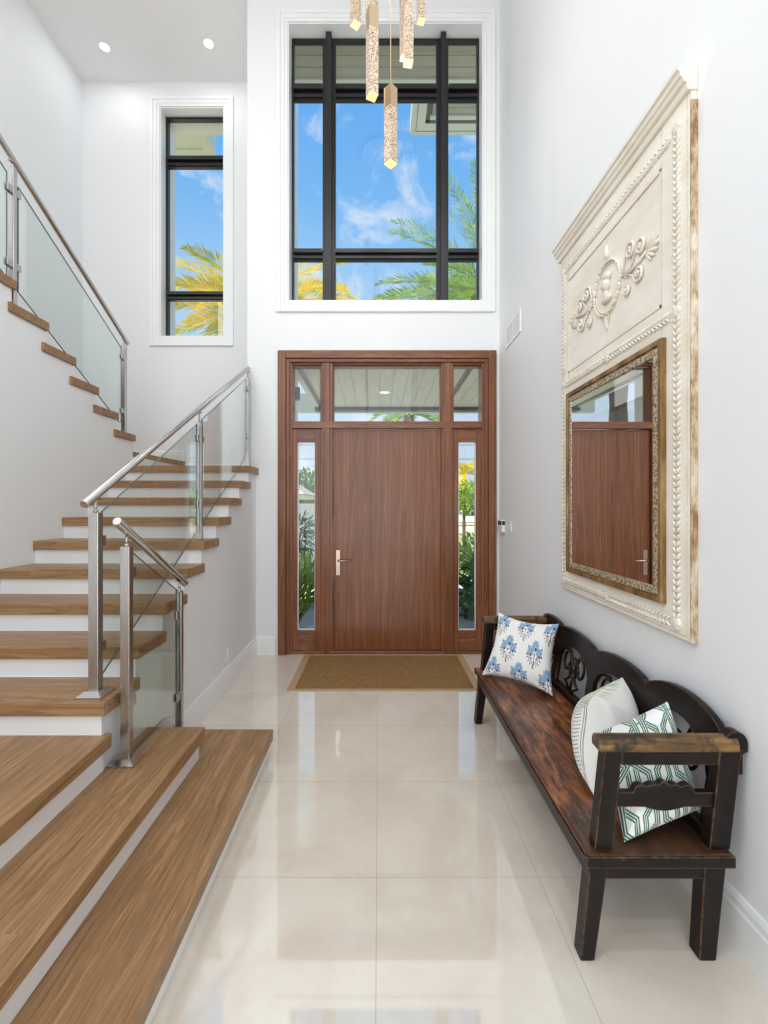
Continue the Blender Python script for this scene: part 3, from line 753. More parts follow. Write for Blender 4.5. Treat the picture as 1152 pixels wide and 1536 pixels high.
palm('palm_tree', (c[0],10.5,-.6), c, fr_, M['palm'], 'green date palm whose fronds reach into the right of the tall window', .2)
c = (X(392,8.9), 8.9, Z(478,8.9))
fr_ = [(-.1,.55,2.0,.9),(.15,.9,1.9,1.1),(.1,.2,1.8,.7),(PI+.1,.75,1.9,1.0),(PI-.3,1.1,1.8,1.2),(PI+.3,.35,1.7,.8),(PI,.1,1.7,.6),(PI-.1,.5,1.6,1.2),(-.3,.1,1.6,1.0),(.4,1.1,1.7,1.3),(-.5,.6,2.1,1.2),(.3,.5,2.0,1.0),(-.2,1.1,2.1,1.3),(PI+.2,.9,2.0,.9),(-2.6,.6,1.9,1.1),(-2.3,1.0,1.8,1.2),(-1.2,.8,1.8,1.4)] + ring(12, 1.6, -.2, 1.0, 1.5)
palm('palm_tree', (c[0],8.9,-.6), c, fr_, M['palm_gold'], 'golden-leaved palm seen low in the narrow stair window', .16)
c = (1.0, 15, 4.6); palm('palm_tree', (1.0,15,-.6), c, ring(14, 1.9, -.2, .9, 1.6), M['palm'], 'distant palm whose hanging fronds show along the foot of the transom panes', .16)
c = (X(696,21), 21, Z(712,21)); palm('palm_tree', (c[0],21,-.6), c, ring(16, 1.5, 0, 1.2, 1.6), M['palm_gold'], 'small palm visible through the upper right sidelight', .07)

def shrub(name, c, r, n, leaf, mat, label, cat='shrub', up=.5, wfac=.28, trunk=False):
    root = empty(name, (c[0], c[1], -.6 if trunk else c[2]-r[2]), label, cat)
    m = MB(); 
    for i in range(n):
        d = Vector(rng.normal(size=3)); d.normalize(); rr = random.random()**.45
        p = Vector((c[0]+d.x*r[0]*rr, c[1]+d.y*r[1]*rr, c[2]+d.z*r[2]*rr))
        v = (d + Vector((0,0,up)) + Vector(rng.normal(size=3))*.5).normalized(); w = v.orthogonal().normalized()
        w = (Matrix.Rotation(random.random()*6.28, 3, v) @ w)*leaf*wfac*.5; L = leaf*random.uniform(.7,1.2)
        m.add([p, p+v*L*.5+w, p+v*L-Vector((0,0,L*.15)), p+v*L*.5-w], [(0,1,2,3)])
    m.build('foliage', mat, root, fixn=False)
    s = MB()
    for i in range(5):
        a = i*1.256; s.tube([(c[0],c[1],c[2]-r[2]), (c[0]+math.cos(a)*r[0]*.5, c[1]+math.sin(a)*r[1]*.5, c[2]+r[2]*.3)], [.02,.008], 6)
    if trunk: s.tube([(c[0],c[1],-.6), (c[0]+.1,c[1],c[2])], [.2,.12], 10);
    s.build('stem', M['bark'], root); return root
shrub('leafy_shrub', (1.98,6.95,.22), (.72,.6,.80), 2400, .20, M['shrub'], 'dense green shrub filling the lower right sidelight', up=.6)
shrub('leafy_shrub', (2.3,9.6,.45), (.8,.6,.6), 900, .2, M['shrub_light'], 'light green bush behind the dense shrub in the right sidelight')
shrub('garden_fern', (-1.42,8.1,.05), (.42,.6,.55), 700, .34, M['shrub_light'], 'bright green fern at the foot of the left sidelight', 'fern', up=1.0, wfac=.16)
shrub('leafy_shrub', (-1.75,9.9,1.0), (.32,.4,.45), 260, .32, M['shrub'], 'dark strappy plant against the white garden wall in the left sidelight', up=.2, wfac=.14)
shrub('leafy_tree', (-3.6,24,2.6), (2.0,1.5,.9), 1800, .3, M['shrub'], 'round green tree behind the grey roof in the left sidelight', 'tree', trunk=True)
shrub('leafy_tree', (3.75,19,1.95), (.9,.6,.62), 900, .22, M['shrub_light'], 'small leafy tree in front of the golden palm in the right sidelight', 'tree', trunk=False)
shrub('leafy_tree', (12,64,2.0), (5,3,3.2), 3000, .8, M['shrub_light'], 'yellow-green tree behind the white truck', 'tree', trunk=True)
shrub('hedge', (3,90,1.5), (50,6,3.5), 5200, 2.2, M['shrub'], 'long dark green tree line far beyond the road', 'hedge')
m = MB(); m.box(-9,-1.05,11.8,12,-.6,1.62); m.box(-9,-1.0,11.75,12.05,1.62,1.68); tag(m.build('garden_wall', M['stucco']), 'white garden wall seen through the left sidelight', 'wall')
m = MB(); m.box(-2.2,-1.2,11.70,11.73,.12,.16); m.box(-2.2,-2.17,11.70,11.73,-.6,.7); tag(m.build('garden_rail', M['dark']), 'thin dark rail in front of the white garden wall', 'rail')
r = empty('carport', (-4.2,17,-.6), 'neighbouring carport with pale grey hipped roof above the garden wall', 'carport')
m = MB(); m.hexa([(-7,16,2.05),(-2.6,16,2.05),(-2.6,20,2.05),(-7,20,2.05),(-6,17.6,2.62),(-3.4,17.6,2.62),(-3.4,18.4,2.62),(-6,18.4,2.62)]); m.build('roof', M['tile_roof'], r)
m = MB(); m.box(-6.8,-2.8,16.1,19.9,1.9,2.05); m.build('fascia', M['stucco'], r)
for x in (-6.7,-2.95):
    m = MB(); m.box(x, x+.12, 16.2, 16.32, -.6, 1.9); m.build('support', M['stucco'], r)
# delivery truck
tx, ty = X(701,52), 52
r = empty('pickup_truck', (tx,ty,-.585), 'white truck parked across the road in the right sidelight', 'truck')
m = MB(); m.prism([(tx-2.6,-.15),(tx+2.4,-.15),(tx+2.4,.45),(tx+1.4,.55),(tx+.7,1.15),(tx-.6,1.18),(tx-.8,.5),(tx-2.6,.5)], 1, ty-.9, ty+.9); m.build('truck_body', M['truck'], r, bevel=.04)
m = MB(); m.prism([(tx+1.15,.58),(tx+.62,1.08),(tx-.45,1.1),(tx-.55,.58)], 1, ty-.93, ty-.905); m.build('cab_window', M['dark'], r)
for dx in (-1.7, 1.5):
    m = MB(); m.cyl((tx+dx,ty-.95,-.22), (tx+dx,ty-.7,-.22), .36, 20); m.build('wheel', M['rubber'], r)
for zz, l in ((Z(668,30),'upper'), (Z(689,30),'lower')):
    m = MB(); m.tube([(-30,30,zz+.25),(0,30,zz-.02),(6,30,zz+.02),(40,30,zz+.6)], .02, 5); tag(m.build('utility_wire', M['dark']), f'{l} of two dark overhead wires crossing the sidelights', 'wire', 'overhead wires')
r = empty('path_light', (1.10,8.3,-.05), 'short dark path light on the grey deck in the right sidelight', 'path light')
yy = 6.7; xx = X(698,yy); r.location = (xx,yy,-.05)
m = MB(); m.cyl((xx,yy,-.05),(xx,yy,.09),.018,12); m.build('light_stake', M['black'], r)
m = MB(); m.cyl((xx,yy,.09),(xx,yy,.11),.05,16); m.build('light_cap', M['black'], r)

# ------------------------------------------------------------------ trumeau mirror
YN, YFm, XP = 1.87, 3.194, 1.279
tm = empty('trumeau_mirror', (XR, 2.53, 1.04), 'tall cream carved trumeau mirror with gilt inner frame hanging on the right wall', 'mirror')
m = MB(); z0, z1 = 1.04, 3.33
m.box(XP+.004, XR-.001, YN, YFm, z0, z1, 0)
# raised border around recessed upper panel
PY0, PY1, PZ0, PZ1 = 2.055, 3.065, 2.50, 3.13
m.box(XP, XP+.006, YN+.02, PY0, z0+.02, z1-.02); m.box(XP, XP+.006, PY1, YFm-.02, z0+.02, z1-.02)
m.box(XP, XP+.006, PY0, PY1, PZ1, z1-.02); m.box(XP, XP+.006, PY0, PY1, z0+.02, PZ0)
for (a,b,c,d) in ((PY0,PY0+.014,PZ0,PZ1),(PY1-.014,PY1,PZ0,PZ1),(PY0,PY1,PZ1-.014,PZ1),(PY0,PY1,PZ0,PZ0+.014)): m.box(XP-.003, XP+.006, a, b, c, d)
m.build('painted_panel', M['trumeau'], tm, bevel=.002)
m = MB(); m.box(XP+.002, XR-.0008, YN-.006, YN+.001, z0, z1-.06); m.build('worn_edge', M['frame_side'], tm, label='chipped brown and cream side edge')
m = MB(); prof = [(XR-.001,3.31),(1.268,3.31),(1.262,3.325),(1.262,3.34),(1.25,3.345),(1.243,3.362),(1.236,3.366),(1.232,3.385),(1.222,3.39),(1.222,3.408),(XR-.001,3.408)]
m.prism(prof, 1, YN-.006, YFm+.02); m.build('cornice', M['trumeau'], tm, bevel=.0015)
def leafstrip(m, p0, p1, n, w=.017, x=XP-.004):
    p0, p1 = Vector((x,)+p0), Vector((x,)+p1); d = (p1-p0).normalized(); side = Vector((1,0,0)).cross(d)
    L = (p1-p0).length; step = L/n
    m.tube([p0, p1], .004, 6)
    for i in range(n):
        c = p0 + d*(i+.5)*step
        for s in (-1, 1):
            ax = (d*.82 + side*s*.62).normalized(); bx = Vector((1,0,0)); cx_ = ax.cross(bx)
            Mx = Matrix((ax, cx_, bx)).transposed()
            cc = c + side*s*w*.62; sc = random.uniform(.9,1.12)
            m.ell(cc, step*.72*sc, step*.27*sc, .0085, Mx, 8, 4)
m = MB()
leafstrip(m, (1.945,1.12), (1.945,3.20), 74); leafstrip(m, (3.13,1.12), (3.13,3.18), 74)
leafstrip(m, (1.99,3.205), (3.10,3.205), 40); leafstrip(m, (2.54,2.43), (1.99,2.43), 20); leafstrip(m, (2.54,2.43), (3.10,2.43), 20)
leafstrip(m, (2.54,1.10), (1.99,1.10), 20); leafstrip(m, (2.54,1.10), (3.10,1.10), 20)
for (a, b) in ((1.945,3.215),(3.13,3.2),(1.945,2.43),(3.13,2.43),(1.945,1.10),(3.13,1.10),(2.54,2.43),(2.54,1.10)):
    m.ell((XP-.003,a,b), .012, .028, .03, None, 10, 6)
    for k in range(6):
        th = k*PI/3; m.ell((XP-.007,a+.018*math.cos(th),b+.018*math.sin(th)), .007, .010, .010, None, 6, 4)
m.build('leaf_garland', M['relief'], tm)
# cartouche
def spiral(m, cy, cz, r0, turns, start, dirn=1, r=.007, x=XP-.001, tail=None):
    pts = []
    n = int(26*turns)
    for i in range(n+1):
        u = i/n; rr = r0*(1-.86*u); th = start+dirn*2*PI*turns*u
        pts.append((x-.004-.004*u, cy+rr*math.cos(th), cz+rr*math.sin(th)))
    if tail: pts = [(x, tail[0], tail[1])] + pts
    m.tube(pts, [r*(.75+.5*math.sin(PI*i/len(pts))) for i in range(len(pts))], 7, up=(1,0,0))
    m.ell(pts[-1], .010, .012, .012, None, 8, 5)
def acanthus(m, cy, cz, ang, n, L, fan=1.9):
    for i in range(n):
        a = ang + fan*(i/(n-1)-.5); ll = L*(1-.35*abs(i/(n-1)-.5)*2)
        ax = Vector((0, math.cos(a), math.sin(a))); bx = Vector((1,0,0)); cx_ = ax.cross(bx)
        m.ell((XP-.001, cy+math.cos(a)*ll*.55, cz+math.sin(a)*ll*.55), ll*.5, ll*.13, .010, Matrix((ax,cx_,bx)).transposed(), 8, 5)
m = MB(); oy, oz = 2.545, 2.82
n = 44
for i in range(n):     # beaded oval of leaves
    th = 2*PI*i/n; cy_, cz_ = oy+.142*math.cos(th), oz+.145*math.sin(th); a = th+PI/2+(.35 if i % 2 else -.35)
    ax = Vector((0, math.cos(a), math.sin(a))); bx = Vector((1,0,0))
    m.ell((XP-.003, cy_, cz_), .018, .0075, .010, Matrix((ax, ax.cross(bx), bx)).transposed(), 8, 4)
m.tube([(XP, oy+.128*math.cos(t*.2), oz+.131*math.sin(t*.2)) for t in range(33)], .004, 6)
# bust in profile inside the oval
m.ell((XP-.004, oy+.005, oz+.025), .022, .036, .045); m.ell((XP-.006, oy-.010, oz+.062), .020, .040, .024)
m.ell((XP-.012, oy+.034, oz+.022), .010, .008, .012); m.ell((XP-.003, oy+.004, oz-.028), .014, .018, .03); m.ell((XP-.003, oy-.004, oz-.062), .016, .055, .022)
for k in range(9): m.ell((XP-.010, oy-.03+.010*k*.7, oz+.058+.016*math.sin(k)), .010, .011, .011, None, 6, 4)
for s in (-1, 1):
    b = oy+s*.165
    spiral(m, b+s*.075, oz+.075, .048, 1.6, PI if s > 0 else 0, -s, tail=(b, oz-.02))
    spiral(m, b+s*.165, oz+.045, .045, 1.6, PI if s > 0 else 0, -s, tail=(b+s*.05, oz-.04))
    spiral(m, b+s*.15, oz-.075, .042, 1.5, PI if s > 0 else 0, s, tail=(b+s*.04, oz-.02))
    spiral(m, b+s*.045, oz-.105, .034, 1.4, PI/2, s)
    acanthus(m, b+s*.205, oz-.005, 0 if s > 0 else PI, 7, .11)
    acanthus(m, b+s*.02, oz-.02, 0 if s > 0 else PI, 5, .05)
    m.tube([(XP-.002, b, oz-.02), (XP-.004, b+s*.1, oz-.03), (XP-.003, b+s*.22, oz-.005)], .008, 7)
acanthus(m, oy, oz-.150, -PI/2, 9, .055, 2.6); m.ell((XP-.003, oy, oz-.195), .012, .014, .04)
acanthus(m, oy, oz+.15, PI/2, 5, .06, 1.5); m.ell((XP-.003, oy, oz+.20), .012, .016, .045)
m.build('carved_cartouche', M['relief'], tm)
# gilt inner frame
def pic_ring(a0, a1, b0, b1, w, xf, xb, mb_):
    vs = []
    for (y0_, y1_, q0, q1, xx) in ((a0,a1,b0,b1,xb),(a0,a1,b0,b1,xf),(a0+w,a1-w,b0+w,b1-w,xf),(a0+w,a1-w,b0+w,b1-w,xb)):
        vs += [(xx,y0_,q0),(xx,y1_,q0),(xx,y1_,q1),(xx,y0_,q1)]
    fs = [(k*4+i, k*4+(i+1)%4, (k+1)*4+(i+1)%4, (k+1)*4+i) for k in range(3) for i in range(4)]
    mb_.add(vs, fs)
GA0, GA1, GB0, GB1 = 2.022, 3.046, 1.168, 2.352
m = MB(); pic_ring(GA0, GA1, GB0, GB1, .026, 1.254, XP+.002, m); pic_ring(GA0+.024, GA1-.024, GB0+.024, GB1-.024, .010, 1.262, XP+.002, m)
gf = m.build('gilt_frame', M['gilt'], tm, bevel=.003)
m = MB(); pic_ring(GA0+.032, GA1-.032, GB0+.032, GB1-.032, .036, 1.2585, XP+.002, m); m.build('carved_sight_edge', M['carved'], gf, bevel=.004)
m = MB(); a0, a1, b0, b1 = GA0+.066, GA1-.066, GB0+.066, GB1-.066
m.hexa([(1.270,a0,b0),(1.276,a0,b0),(1.276,a1,b0),(1.263,a1,b0),(1.270,a0,b1),(1.276,a0,b1),(1.276,a1,b1),(1.263,a1,b1)]); m.build('mirror_glass', M['mirror'], tm)

# ------------------------------------------------------------------ bench
bn = empty('carved_bench', (1.0, 2.5, 0), 'long antique dark wooden bench with fretwork back against the right wall', 'bench')
BY0, BY1, SZ = 1.58, 3.425, .392
m = MB(); m.box(.728, 1.235, BY0, BY1, SZ-.022, SZ); m.build('seat', M['seat'], bn, bevel=.006)
m = MB(); m.box(.722, .745, BY0-.004, BY1+.004, SZ-.035, SZ-.021); m.box(.722,1.238,BY0-.006,BY0+.02,SZ-.045,SZ-.004); m.box(.722,1.238,BY1-.02,BY1+.006,SZ-.045,SZ-.004)
m.box(.738, .756, BY0+.03, BY1-.03, SZ-.10, SZ-.022); m.box(1.20, 1.218, BY0+.03, BY1-.03, SZ-.10, SZ-.022)
m.box(.80, 1.18, BY0+.027, BY0+.05, .285, SZ-.022); m.box(.80, 1.18, BY1-.05, BY1-.027, .285, SZ-.022)
m.build('seat_rail', M['bench'], bn, bevel=.004)
def bleg(xt0, xt1, xb0, xb1, y0, y1):
    m = MB(); zt_ = SZ-.023
    m.hexa([(xb0,y0,0),(xb1,y0,0),(xb1,y1,0),(xb0,y1,0),(xt0,y0,zt_),(xt1,y0,zt_),(xt1,y1,zt_),(xt0,y1,zt_)]); m.build('leg', M['bench'], bn, bevel=.005)
for (y0, y1) in ((1.602,1.660),(3.345,3.403)):
    bleg(.748,.815,.711,.762,y0,y1); bleg(1.150,1.229,1.130,1.190,y0,y1)
def arm(y0, y1, s):
    m = MB()
    def quad(xb0, xb1, xt0, xt1, z0, z1, ya, yb): m.hexa([(xb0,ya,z0),(xb1,ya,z0),(xb1,yb,z0),(xb0,yb,z0),(xt0,ya,z1),(xt1,ya,z1),(xt1,yb,z1),(xt0,yb,z1)])
    quad(.760,.826,.797,.858,SZ,.745,y0,y1); quad(1.164,1.237,1.203,1.278,SZ,.745,y0,y1)
    m.box(.858, 1.203, y0+.004, y1-.004, .688, .745)
    a = m.build('arm_frame', M['bench'], bn, bevel=.004)
    m = MB(); cyy = (y0+y1)/2; n = 12; prof = []
    for i in range(n+1):
        th = PI*i/n; prof.append((cyy+.033*math.cos(th), .758+.032*math.sin(th)))
    prof = [(cyy+.033,.740)] + prof + [(cyy-.033,.740)]
    m.prism(prof, 0, .775, 1.265); m.build('armrest', M['arm_top'], a, bevel=.004)
    # scalloped slat
    top = []; bot = []
    for i in range(41):
        u = i/40; x = .828+u*(1.195-.828); bump_ = 0
        if .22 < u < .78: bump_ = .018+.010*abs(math.sin((u-.22)/.56*PI*5))+.012*math.exp(-((u-.5)/.07)**2)
        top.append((x, .588+bump_)); low = .0
        if .3 < u < .7: low = -.014*math.sin((u-.3)/.4*PI)
        bot.append((x, .538+low))
    m = MB(); m.prism(bot+top[::-1], 1, cyy-.014, cyy+.014); m.build('arm_slat', M['bench'], a, bevel=.002)
    # scroll cap where arm meets crest rail
    m = MB(); prof = [(1.225,.735),(1.225,.765)]
    for i in range(11):
        th = PI*.95-PI*.95*i/10; prof.append((1.262+.042*math.cos(th), .762+.044*math.sin(th)))
    prof += [(1.304,.735),(1.285,.725),(1.285,.655),(1.255,.655),(1.255,.725)]
    m.prism(prof, 1, cyy-.020+s*.01, cyy+.020+s*.01); m.build('scroll_cap', M['bench'], a, bevel=.003)
arm(1.60, 1.648, 0); arm(3.357, 3.405, 0)
# fretwork back (2D outline with holes, leaned back)
def curve_plate(outlines, depth, xf):
    cu = bpy.data.curves.new('tmp', 'CURVE'); cu.dimensions = '2D'; cu.fill_mode = 'BOTH'; cu.extrude = depth/2; cu.bevel_depth = .0025; cu.bevel_resolution = 1
    for pts in outlines:
        sp = cu.splines.new('POLY'); sp.points.add(len(pts)-1)
        for i, p in enumerate(pts): sp.points[i].co = (p[0], p[1], 0, 1)
        sp.use_cyclic_u = True
    o = bpy.data.objects.new('tmp', cu); COL.objects.link(o)
    dg = bpy.context.evaluated_depsgraph_get(); me = bpy.data.meshes.new_from_object(o.evaluated_get(dg))
    bpy.data.objects.remove(o); bpy.data.curves.remove(cu)
    for v in me.vertices:
        y_, z_, t_ = v.co; v.co = (xf(z_)+t_, y_, z_)
    me.materials.clear(); return me
def xback(z): return 1.192+(z-SZ)*.165
bays = [1.648, 2.116, 2.61, 3.10, 3.357]
peaks = [.843, .812, .805, .800]; ends = [.772, .775, .765, .785, .79]
crest = []
for i in range(4):
    a, b = bays[i], bays[i+1]
    for k in range(14):
        u = k/14
        if i == 3: u2 = u*.62; base_ = ends[i]; zz = base_+(peaks[i]-base_+.01)*math.sin(PI*u2)**.55
        else: zz = ends[i]*(1-u)+ends[i+1]*u; zz = zz+(peaks[i]-(ends[i]+ends[i+1])/2)*math.sin(PI*u)**.6 if 0 < u < 1 else ends[i]
        crest.append((a+(b-a)*u, zz))
crest.append((bays[4], .80))
outer = [(bays[0], SZ+.02)] + crest + [(bays[4], SZ+.02)]
holes = []
ornaments = []
for i in range(4):
    a, b = bays[i]+.035, bays[i+1]-.035
    if i == 3: a, b = bays[i]+.04, bays[i+1]-.03
    pts = [(a, .435)]
    top_ = peaks[i]-.095
    for k in range(13):
        u = k/12; pts.append((a+(b-a)*u, .60+(top_-.60)*math.sin(PI*u)**.5))
    pts.append((b, .435)); holes.append(pts[::-1]); ornaments.append(((a+b)/2, (b-a)/2, top_))
me = curve_plate([outer]+holes, .024, xback); link('back_fretwork', me, M['bench'], bn)
m = MB(); m.box(xback(.42)-.02, xback(.42)+.02, 1.65, 3.355, SZ, .44); m.build('back_rail', M['bench'], bn, bevel=.003)
m = MB()
for (c_, hw, tp) in ornaments:
    mid = (.46+tp)/2; hh = (tp-.46)/2
    def P(y_, z_): return (xback(z_), y_, z_)
    for s in (-1, 1):
        pts = []
        for i in range(34):
            u = i/33; rr = hw*.50*(1-.75*u); th = -PI/2 + s*(-1)*2*PI*1.25*u
            pts.append(P(c_+s*hw*.42+rr*math.cos(th)*.8, mid+.01+rr*1.0*math.sin(th)))
        m.tube([P(c_, .435)]+pts, .0075, 6, up=(1,0,0), flat=1.1)
        m.tube([P(c_+s*hw*.95, tp-hh*.75), P(c_+s*hw*.75, tp-.045), P(c_+s*hw*.35, tp-.03), P(c_+s*hw*.22, mid+hh*.35), P(c_, mid)], .0075, 6, up=(1,0,0))
    pts = [P(c_+hw*.26*math.cos(t*PI/12), mid+hh*.50*math.sin(t*PI/12)) for t in range(25)]
    m.tube(pts, .008, 6, up=(1,0,0)); m.tube([P(c_, .435), P(c_, mid-hh*.4)], .009, 6, up=(0,1,0))
    m.ell(P(c_, mid), .012, .022, .026)
m.build('carved_scrolls', M['bench'], bn)

# ------------------------------------------------------------------ pillows
def pillow(name, corners, thick, pattern, label, dirn=1, N=190, wob=.006, seed=1, pin=.10, pw=.5, back_pattern=None, thick_back=None):
    BL, BR, TR, TL = [np.array(c, float) for c in corners]
    nrm = np.cross(BR-BL, TL-BL)+np.cross(TL-TR, BR-TR); nrm /= np.linalg.norm(nrm); nrm *= dirn
    s = np.linspace(-1, 1, N); A, B = np.meshgrid(s, s, indexing='xy')
    rg = np.random.default_rng(seed)
    f = (1-np.abs(A)**2.4)*(1-np.abs(B)**2.4); f = np.clip(f, 0, 1)**pw
    a2 = A*(1-pin*(1-B**2)*np.abs(A)**2); b2 = B*(1-pin*(1-A**2)*np.abs(B)**2)
    u = (a2+1)/2; v = (b2+1)/2
    P = ((1-u)*(1-v))[..., None]*BL+(u*(1-v))[..., None]*BR+(u*v)[..., None]*TR+((1-u)*v)[..., None]*TL
    w = np.zeros_like(A)
    for k in range(7):
        th, fr, ph = rg.uniform(0, 6.28), rg.uniform(3, 8), rg.uniform(0, 6.28); w += np.sin((A*np.cos(th)+B*np.sin(th))*fr+ph)
    w = w/7*wob*2.2
    cr = np.zeros_like(A)      # creases running in from the corners
    for (ca, cb) in ((-1,-1),(1,-1),(1,1),(-1,1)):
        d = np.hypot(A-ca, B-cb); an = np.arctan2(B-cb, A-ca); cr += np.exp(-(d/.55)**2)*np.sin(an*9)*.006*np.clip(d*3, 0, 1)
    verts = []; cols = []
    for side in (1, -1):
        tk = thick if side == 1 else (thick_back or thick)
        Q = P + (nrm*side)*((tk*f+(w+cr)*np.minimum(1, f*2))[..., None]); verts.append(Q.reshape(-1, 3))
        fn = pattern if side == 1 else (back_pattern or pattern)
        cols.append(fn((A+1)/2, (B+1)/2).reshape(-1, 3))
    V = np.concatenate(verts); C = np.concatenate(cols)
    me = bpy.data.meshes.new(name)
    ii, jj = np.meshgrid(np.arange(N-1), np.arange(N-1)); k0 = (jj*N+ii).ravel()
    q = np.stack([k0, k0+1, k0+N+1, k0+N], 1); q2 = q[:, ::-1]+N*N
    if dirn < 0: q = q[:, ::-1]; q2 = q2[:, ::-1]
    Q = np.concatenate([q, q2])
    me.from_pydata(V.tolist(), [], Q.tolist()); me.update()
    ca = me.color_attributes.new('Pattern', 'FLOAT_COLOR', 'POINT')
    lin = np.where(C <= .04045, C/12.92, ((C+.055)/1.055)**2.4); ca.data.foreach_set('color', np.concatenate([lin, np.ones((len(lin), 1))], 1).ravel())
    me.polygons.foreach_set('use_smooth', [True]*len(me.polygons))
    o = link(name, me, M['cloth']); bm = bmesh.new(); bm.from_mesh(me); bmesh.ops.remove_doubles(bm, verts=bm.verts, dist=1e-6); bm.to_mesh(me); bm.free()
    return tag(o, label, 'pillow', 'cushions on the bench')
C_ = lambda r, g, b: np.array([r, g, b])/255
def over(img, mask, col): m_ = np.clip(mask, 0, 1)[..., None]; return img*(1-m_)+col*m_
def pat_floral(u, v):
    img = np.ones(u.shape+(3,))*C_(236,236,233)
    blue, navy, mid, stem = C_(152,182,208), C_(52,72,112), C_(100,138,180), C_(120,128,138)
    motifs = []
    for r_ in range(-1, 4):
        for c_ in range(-1, 5):
            motifs.append((.16+c_*.40+(.20 if r_ % 2 else 0), .12+r_*.36))
    X_, Y_ = u, v
    for (cx, cy) in motifs:
        dx, dy = (X_-cx)/.14, (Y_-cy)/.20
        def blob(x, y, r, k=1): return ((dx-x)**2+((dy-y)*k)**2 < r*r).astype(float)
        for (x, y, r) in ((0,.62,.34),(-.48,.18,.30),(.50,.12,.30)):
            lob = r*(1+.12*np.sin(np.arctan2(dy-y, dx-x)*8))
            rr = np.hypot(dx-x, dy-y)
            img = over(img, (rr < lob*1.12), mid); img = over(img, (rr < lob), blue); img = over(img, (np.abs(rr-lob*.55) < .025), mid*.9)
            img = over(img, blob(x+.06, y-r*.8, .11), navy)
        for k in range(16):
            th = PI+PI*(k+.5)/16; L = .62+.22*(k % 2)
            x, y = math.cos(th)*L*.9, math.sin(th)*L*.9-.02
            ca, sa = math.cos(th), math.sin(th)
            a = (dx-x)*ca+(dy-y)*sa; b = -(dx-x)*sa+(dy-y)*ca
            img = over(img, ((a/.14)**2+(b/.045)**2 < 1), stem if k % 3 else C_(190,150,130))
        for (x, y) in ((-.72,.5),(.74,.44),(-.3,-.3),(.28,-.28),(0,-.05),(-.8,-.05),(.82,-.1),(0,-.95)):
            img = over(img, blob(x, y, .085, 1.3), navy)
        img = over(img, (np.abs(dx) < .025)*(dy < .2)*(dy > -1.0), stem)
    return img
def pat_plain(u, v): return np.ones(u.shape+(3,))*C_(232,231,228)
def pat_embroid(u, v):
    img = np.ones(u.shape+(3,))*C_(234,236,232)
    g1, g2, ink = C_(150,178,96), C_(130,172,150), C_(80,96,100)
    # hatched border band beside both side edges
    for uu in (u, 1-u):
        band = (uu > .075)*(uu < .24); h = (np.abs(((v*24+uu*9) % 1)-.5+.28*np.sin((uu-.075)/.165*PI)) < .09)
        img = over(img, band*h, ink)
        for l in (.035,.055,.25): img = over(img, (np.abs(uu-l) < .003), ink)
    leaf = (np.sin(u*95+2.2*np.sin(v*60))*np.sin(v*88+2.0*np.sin(u*48)) > .25)
    img = over(img, leaf*((u > .26)*(u < .74)), g2); img = over(img, leaf*(v > .8)*(u > .03), g1)
    return img
def pat_hex(u, v):
    img = np.ones(u.shape+(3,))*C_(236,238,240); green = C_(36,106,58)
    x0, y0 = u*.46+.02, v*.46+.03; w, h, sx_, sy_ = .080, .122, .232, .305
    for (ox, oy) in ((0,0),(sx_/2,sy_/2)):
        x = ((x0+ox+sx_/2) % sx_)-sx_/2; y = ((y0+oy+sy_/2) % sy_)-sy_/2
        d = np.maximum(np.abs(x)-w, np.abs(x)*.62+np.abs(y)*.785-h)
        clear = (np.abs(d-.0115) < .0185); img = over(img, clear.astype(float), C_(236,238,240))
        for k in (0, .0115, .023): img = over(img, (np.abs(d-k) < .0036).astype(float), green)
    return img
pillow('throw_pillow', [(.735,3.235,.405),(1.10,2.86,.405),(1.205,3.03,.822),(.872,3.30,.836)], .075, pat_floral, 'white pillow printed with blue flower sprays at the far end of the bench', 1, seed=3, pin=.15)
pillow('throw_pillow', [(.895,1.89,.400),(1.13,2.14,.400),(1.225,2.285,.745),(.940,1.965,.786)], .115, pat_plain, 'white pillow with green embroidered bands in the middle of the three', 1, seed=5, back_pattern=pat_embroid, pin=.20, thick_back=.145)
pillow('throw_pillow', [(.880,1.630,.398),(1.20,1.70,.47),(1.150,1.81,.826),(.93,1.89,.67)], .10, pat_hex, 'white pillow with green interlocking hexagon lines behind the near bench arm', 1, seed=9, pin=.02, pw=.45)

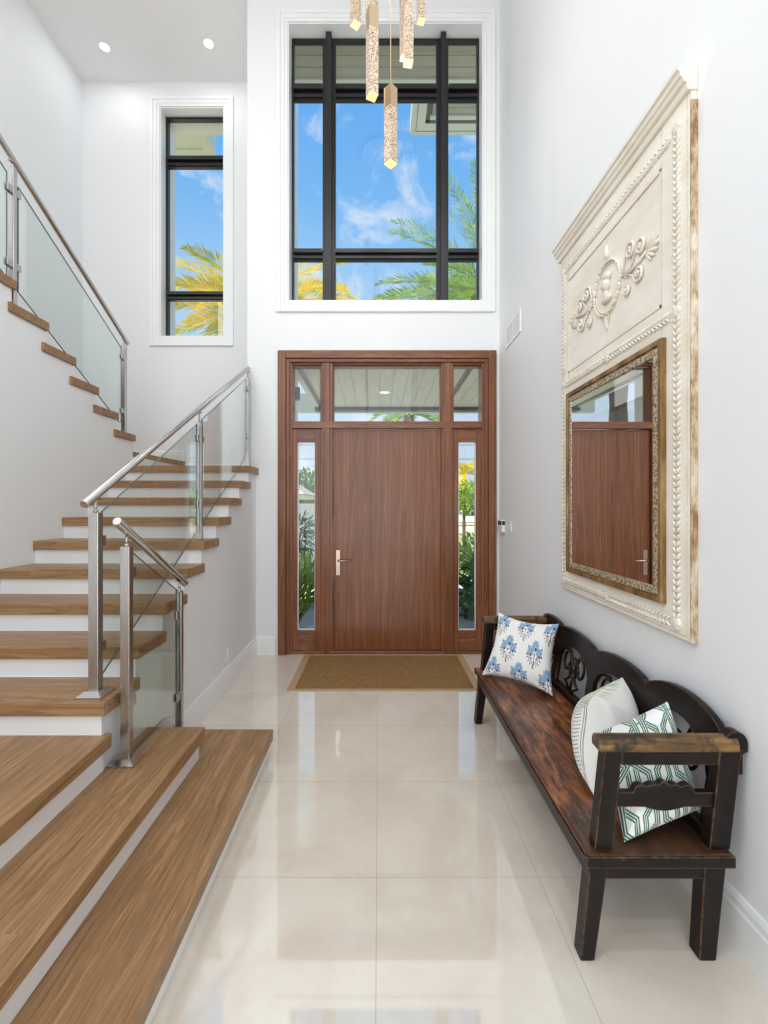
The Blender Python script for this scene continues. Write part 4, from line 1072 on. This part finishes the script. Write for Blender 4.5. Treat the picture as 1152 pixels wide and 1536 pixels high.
# ------------------------------------------------------------------ world and sun
W = bpy.data.worlds.new('world'); S.world = W; W.use_nodes = True; t = W.node_tree; t.nodes.clear()
def wn(typ, **k):
    n_ = t.nodes.new(typ)
    for a, b in k.items(): setattr(n_, a, b)
    return n_
tc = wn('ShaderNodeTexCoord'); sep = wn('ShaderNodeSeparateXYZ'); t.links.new(tc.outputs['Generated'], sep.inputs[0])
rp = wn('ShaderNodeValToRGB'); t.links.new(sep.outputs[2], rp.inputs[0])
e = rp.color_ramp.elements; e[0].position = 0; e[0].color = srgb(205,220,234); e[1].position = .9; e[1].color = srgb(62,134,222)
for p_, c_ in ((.15, srgb(196,216,234)), (.40, srgb(160,203,243)), (.56, srgb(110,180,243)), (.68, srgb(92,168,240))):
    q = e.new(p_); q.color = c_
mp = wn('ShaderNodeMapping'); mp.inputs['Scale'].default_value = (1,1,1.5); mp.inputs['Location'].default_value = (.35,.1,.2); t.links.new(tc.outputs['Generated'], mp.inputs[0])
no = wn('ShaderNodeTexNoise'); no.inputs['Scale'].default_value = 8.5; no.inputs['Detail'].default_value = 9; no.inputs['Roughness'].default_value = .58; no.inputs['Distortion'].default_value = .35; t.links.new(mp.outputs[0], no.inputs['Vector'])
cr = wn('ShaderNodeValToRGB'); cr.color_ramp.elements[0].position = .53; cr.color_ramp.elements[0].color = (0,0,0,1); cr.color_ramp.elements[1].position = .76; cr.color_ramp.elements[1].color = (1,1,1,1); t.links.new(no.outputs[0], cr.inputs[0])
mx = wn('ShaderNodeMix', data_type='RGBA'); t.links.new(cr.outputs[0], mx.inputs[0]); t.links.new(rp.outputs[0], mx.inputs[6]); mx.inputs[7].default_value = srgb(240,244,248)
bg = wn('ShaderNodeBackground'); bg.inputs[1].default_value = 1.0; t.links.new(mx.outputs[2], bg.inputs[0]); wo = wn('ShaderNodeOutputWorld'); t.links.new(bg.outputs[0], wo.inputs[0])
sun = bpy.data.lights.new('sun', 'SUN'); sun.energy = 7; sun.angle = .01; sun.color = (1,.96,.88)
so = bpy.data.objects.new('sun', sun); COL.objects.link(so); so.rotation_euler = (math.radians(38), 0, math.radians(-28))

S.view_settings.view_transform = 'Standard'; S.view_settings.look = 'None'; S.view_settings.gamma = 1; S.view_settings.exposure = .06
S.cycles.max_bounces = 10; S.cycles.transparent_max_bounces = 16; S.cycles.diffuse_bounces = 6; S.cycles.sample_clamp_indirect = 6
S.cycles.caustics_reflective = False; S.cycles.caustics_refractive = False
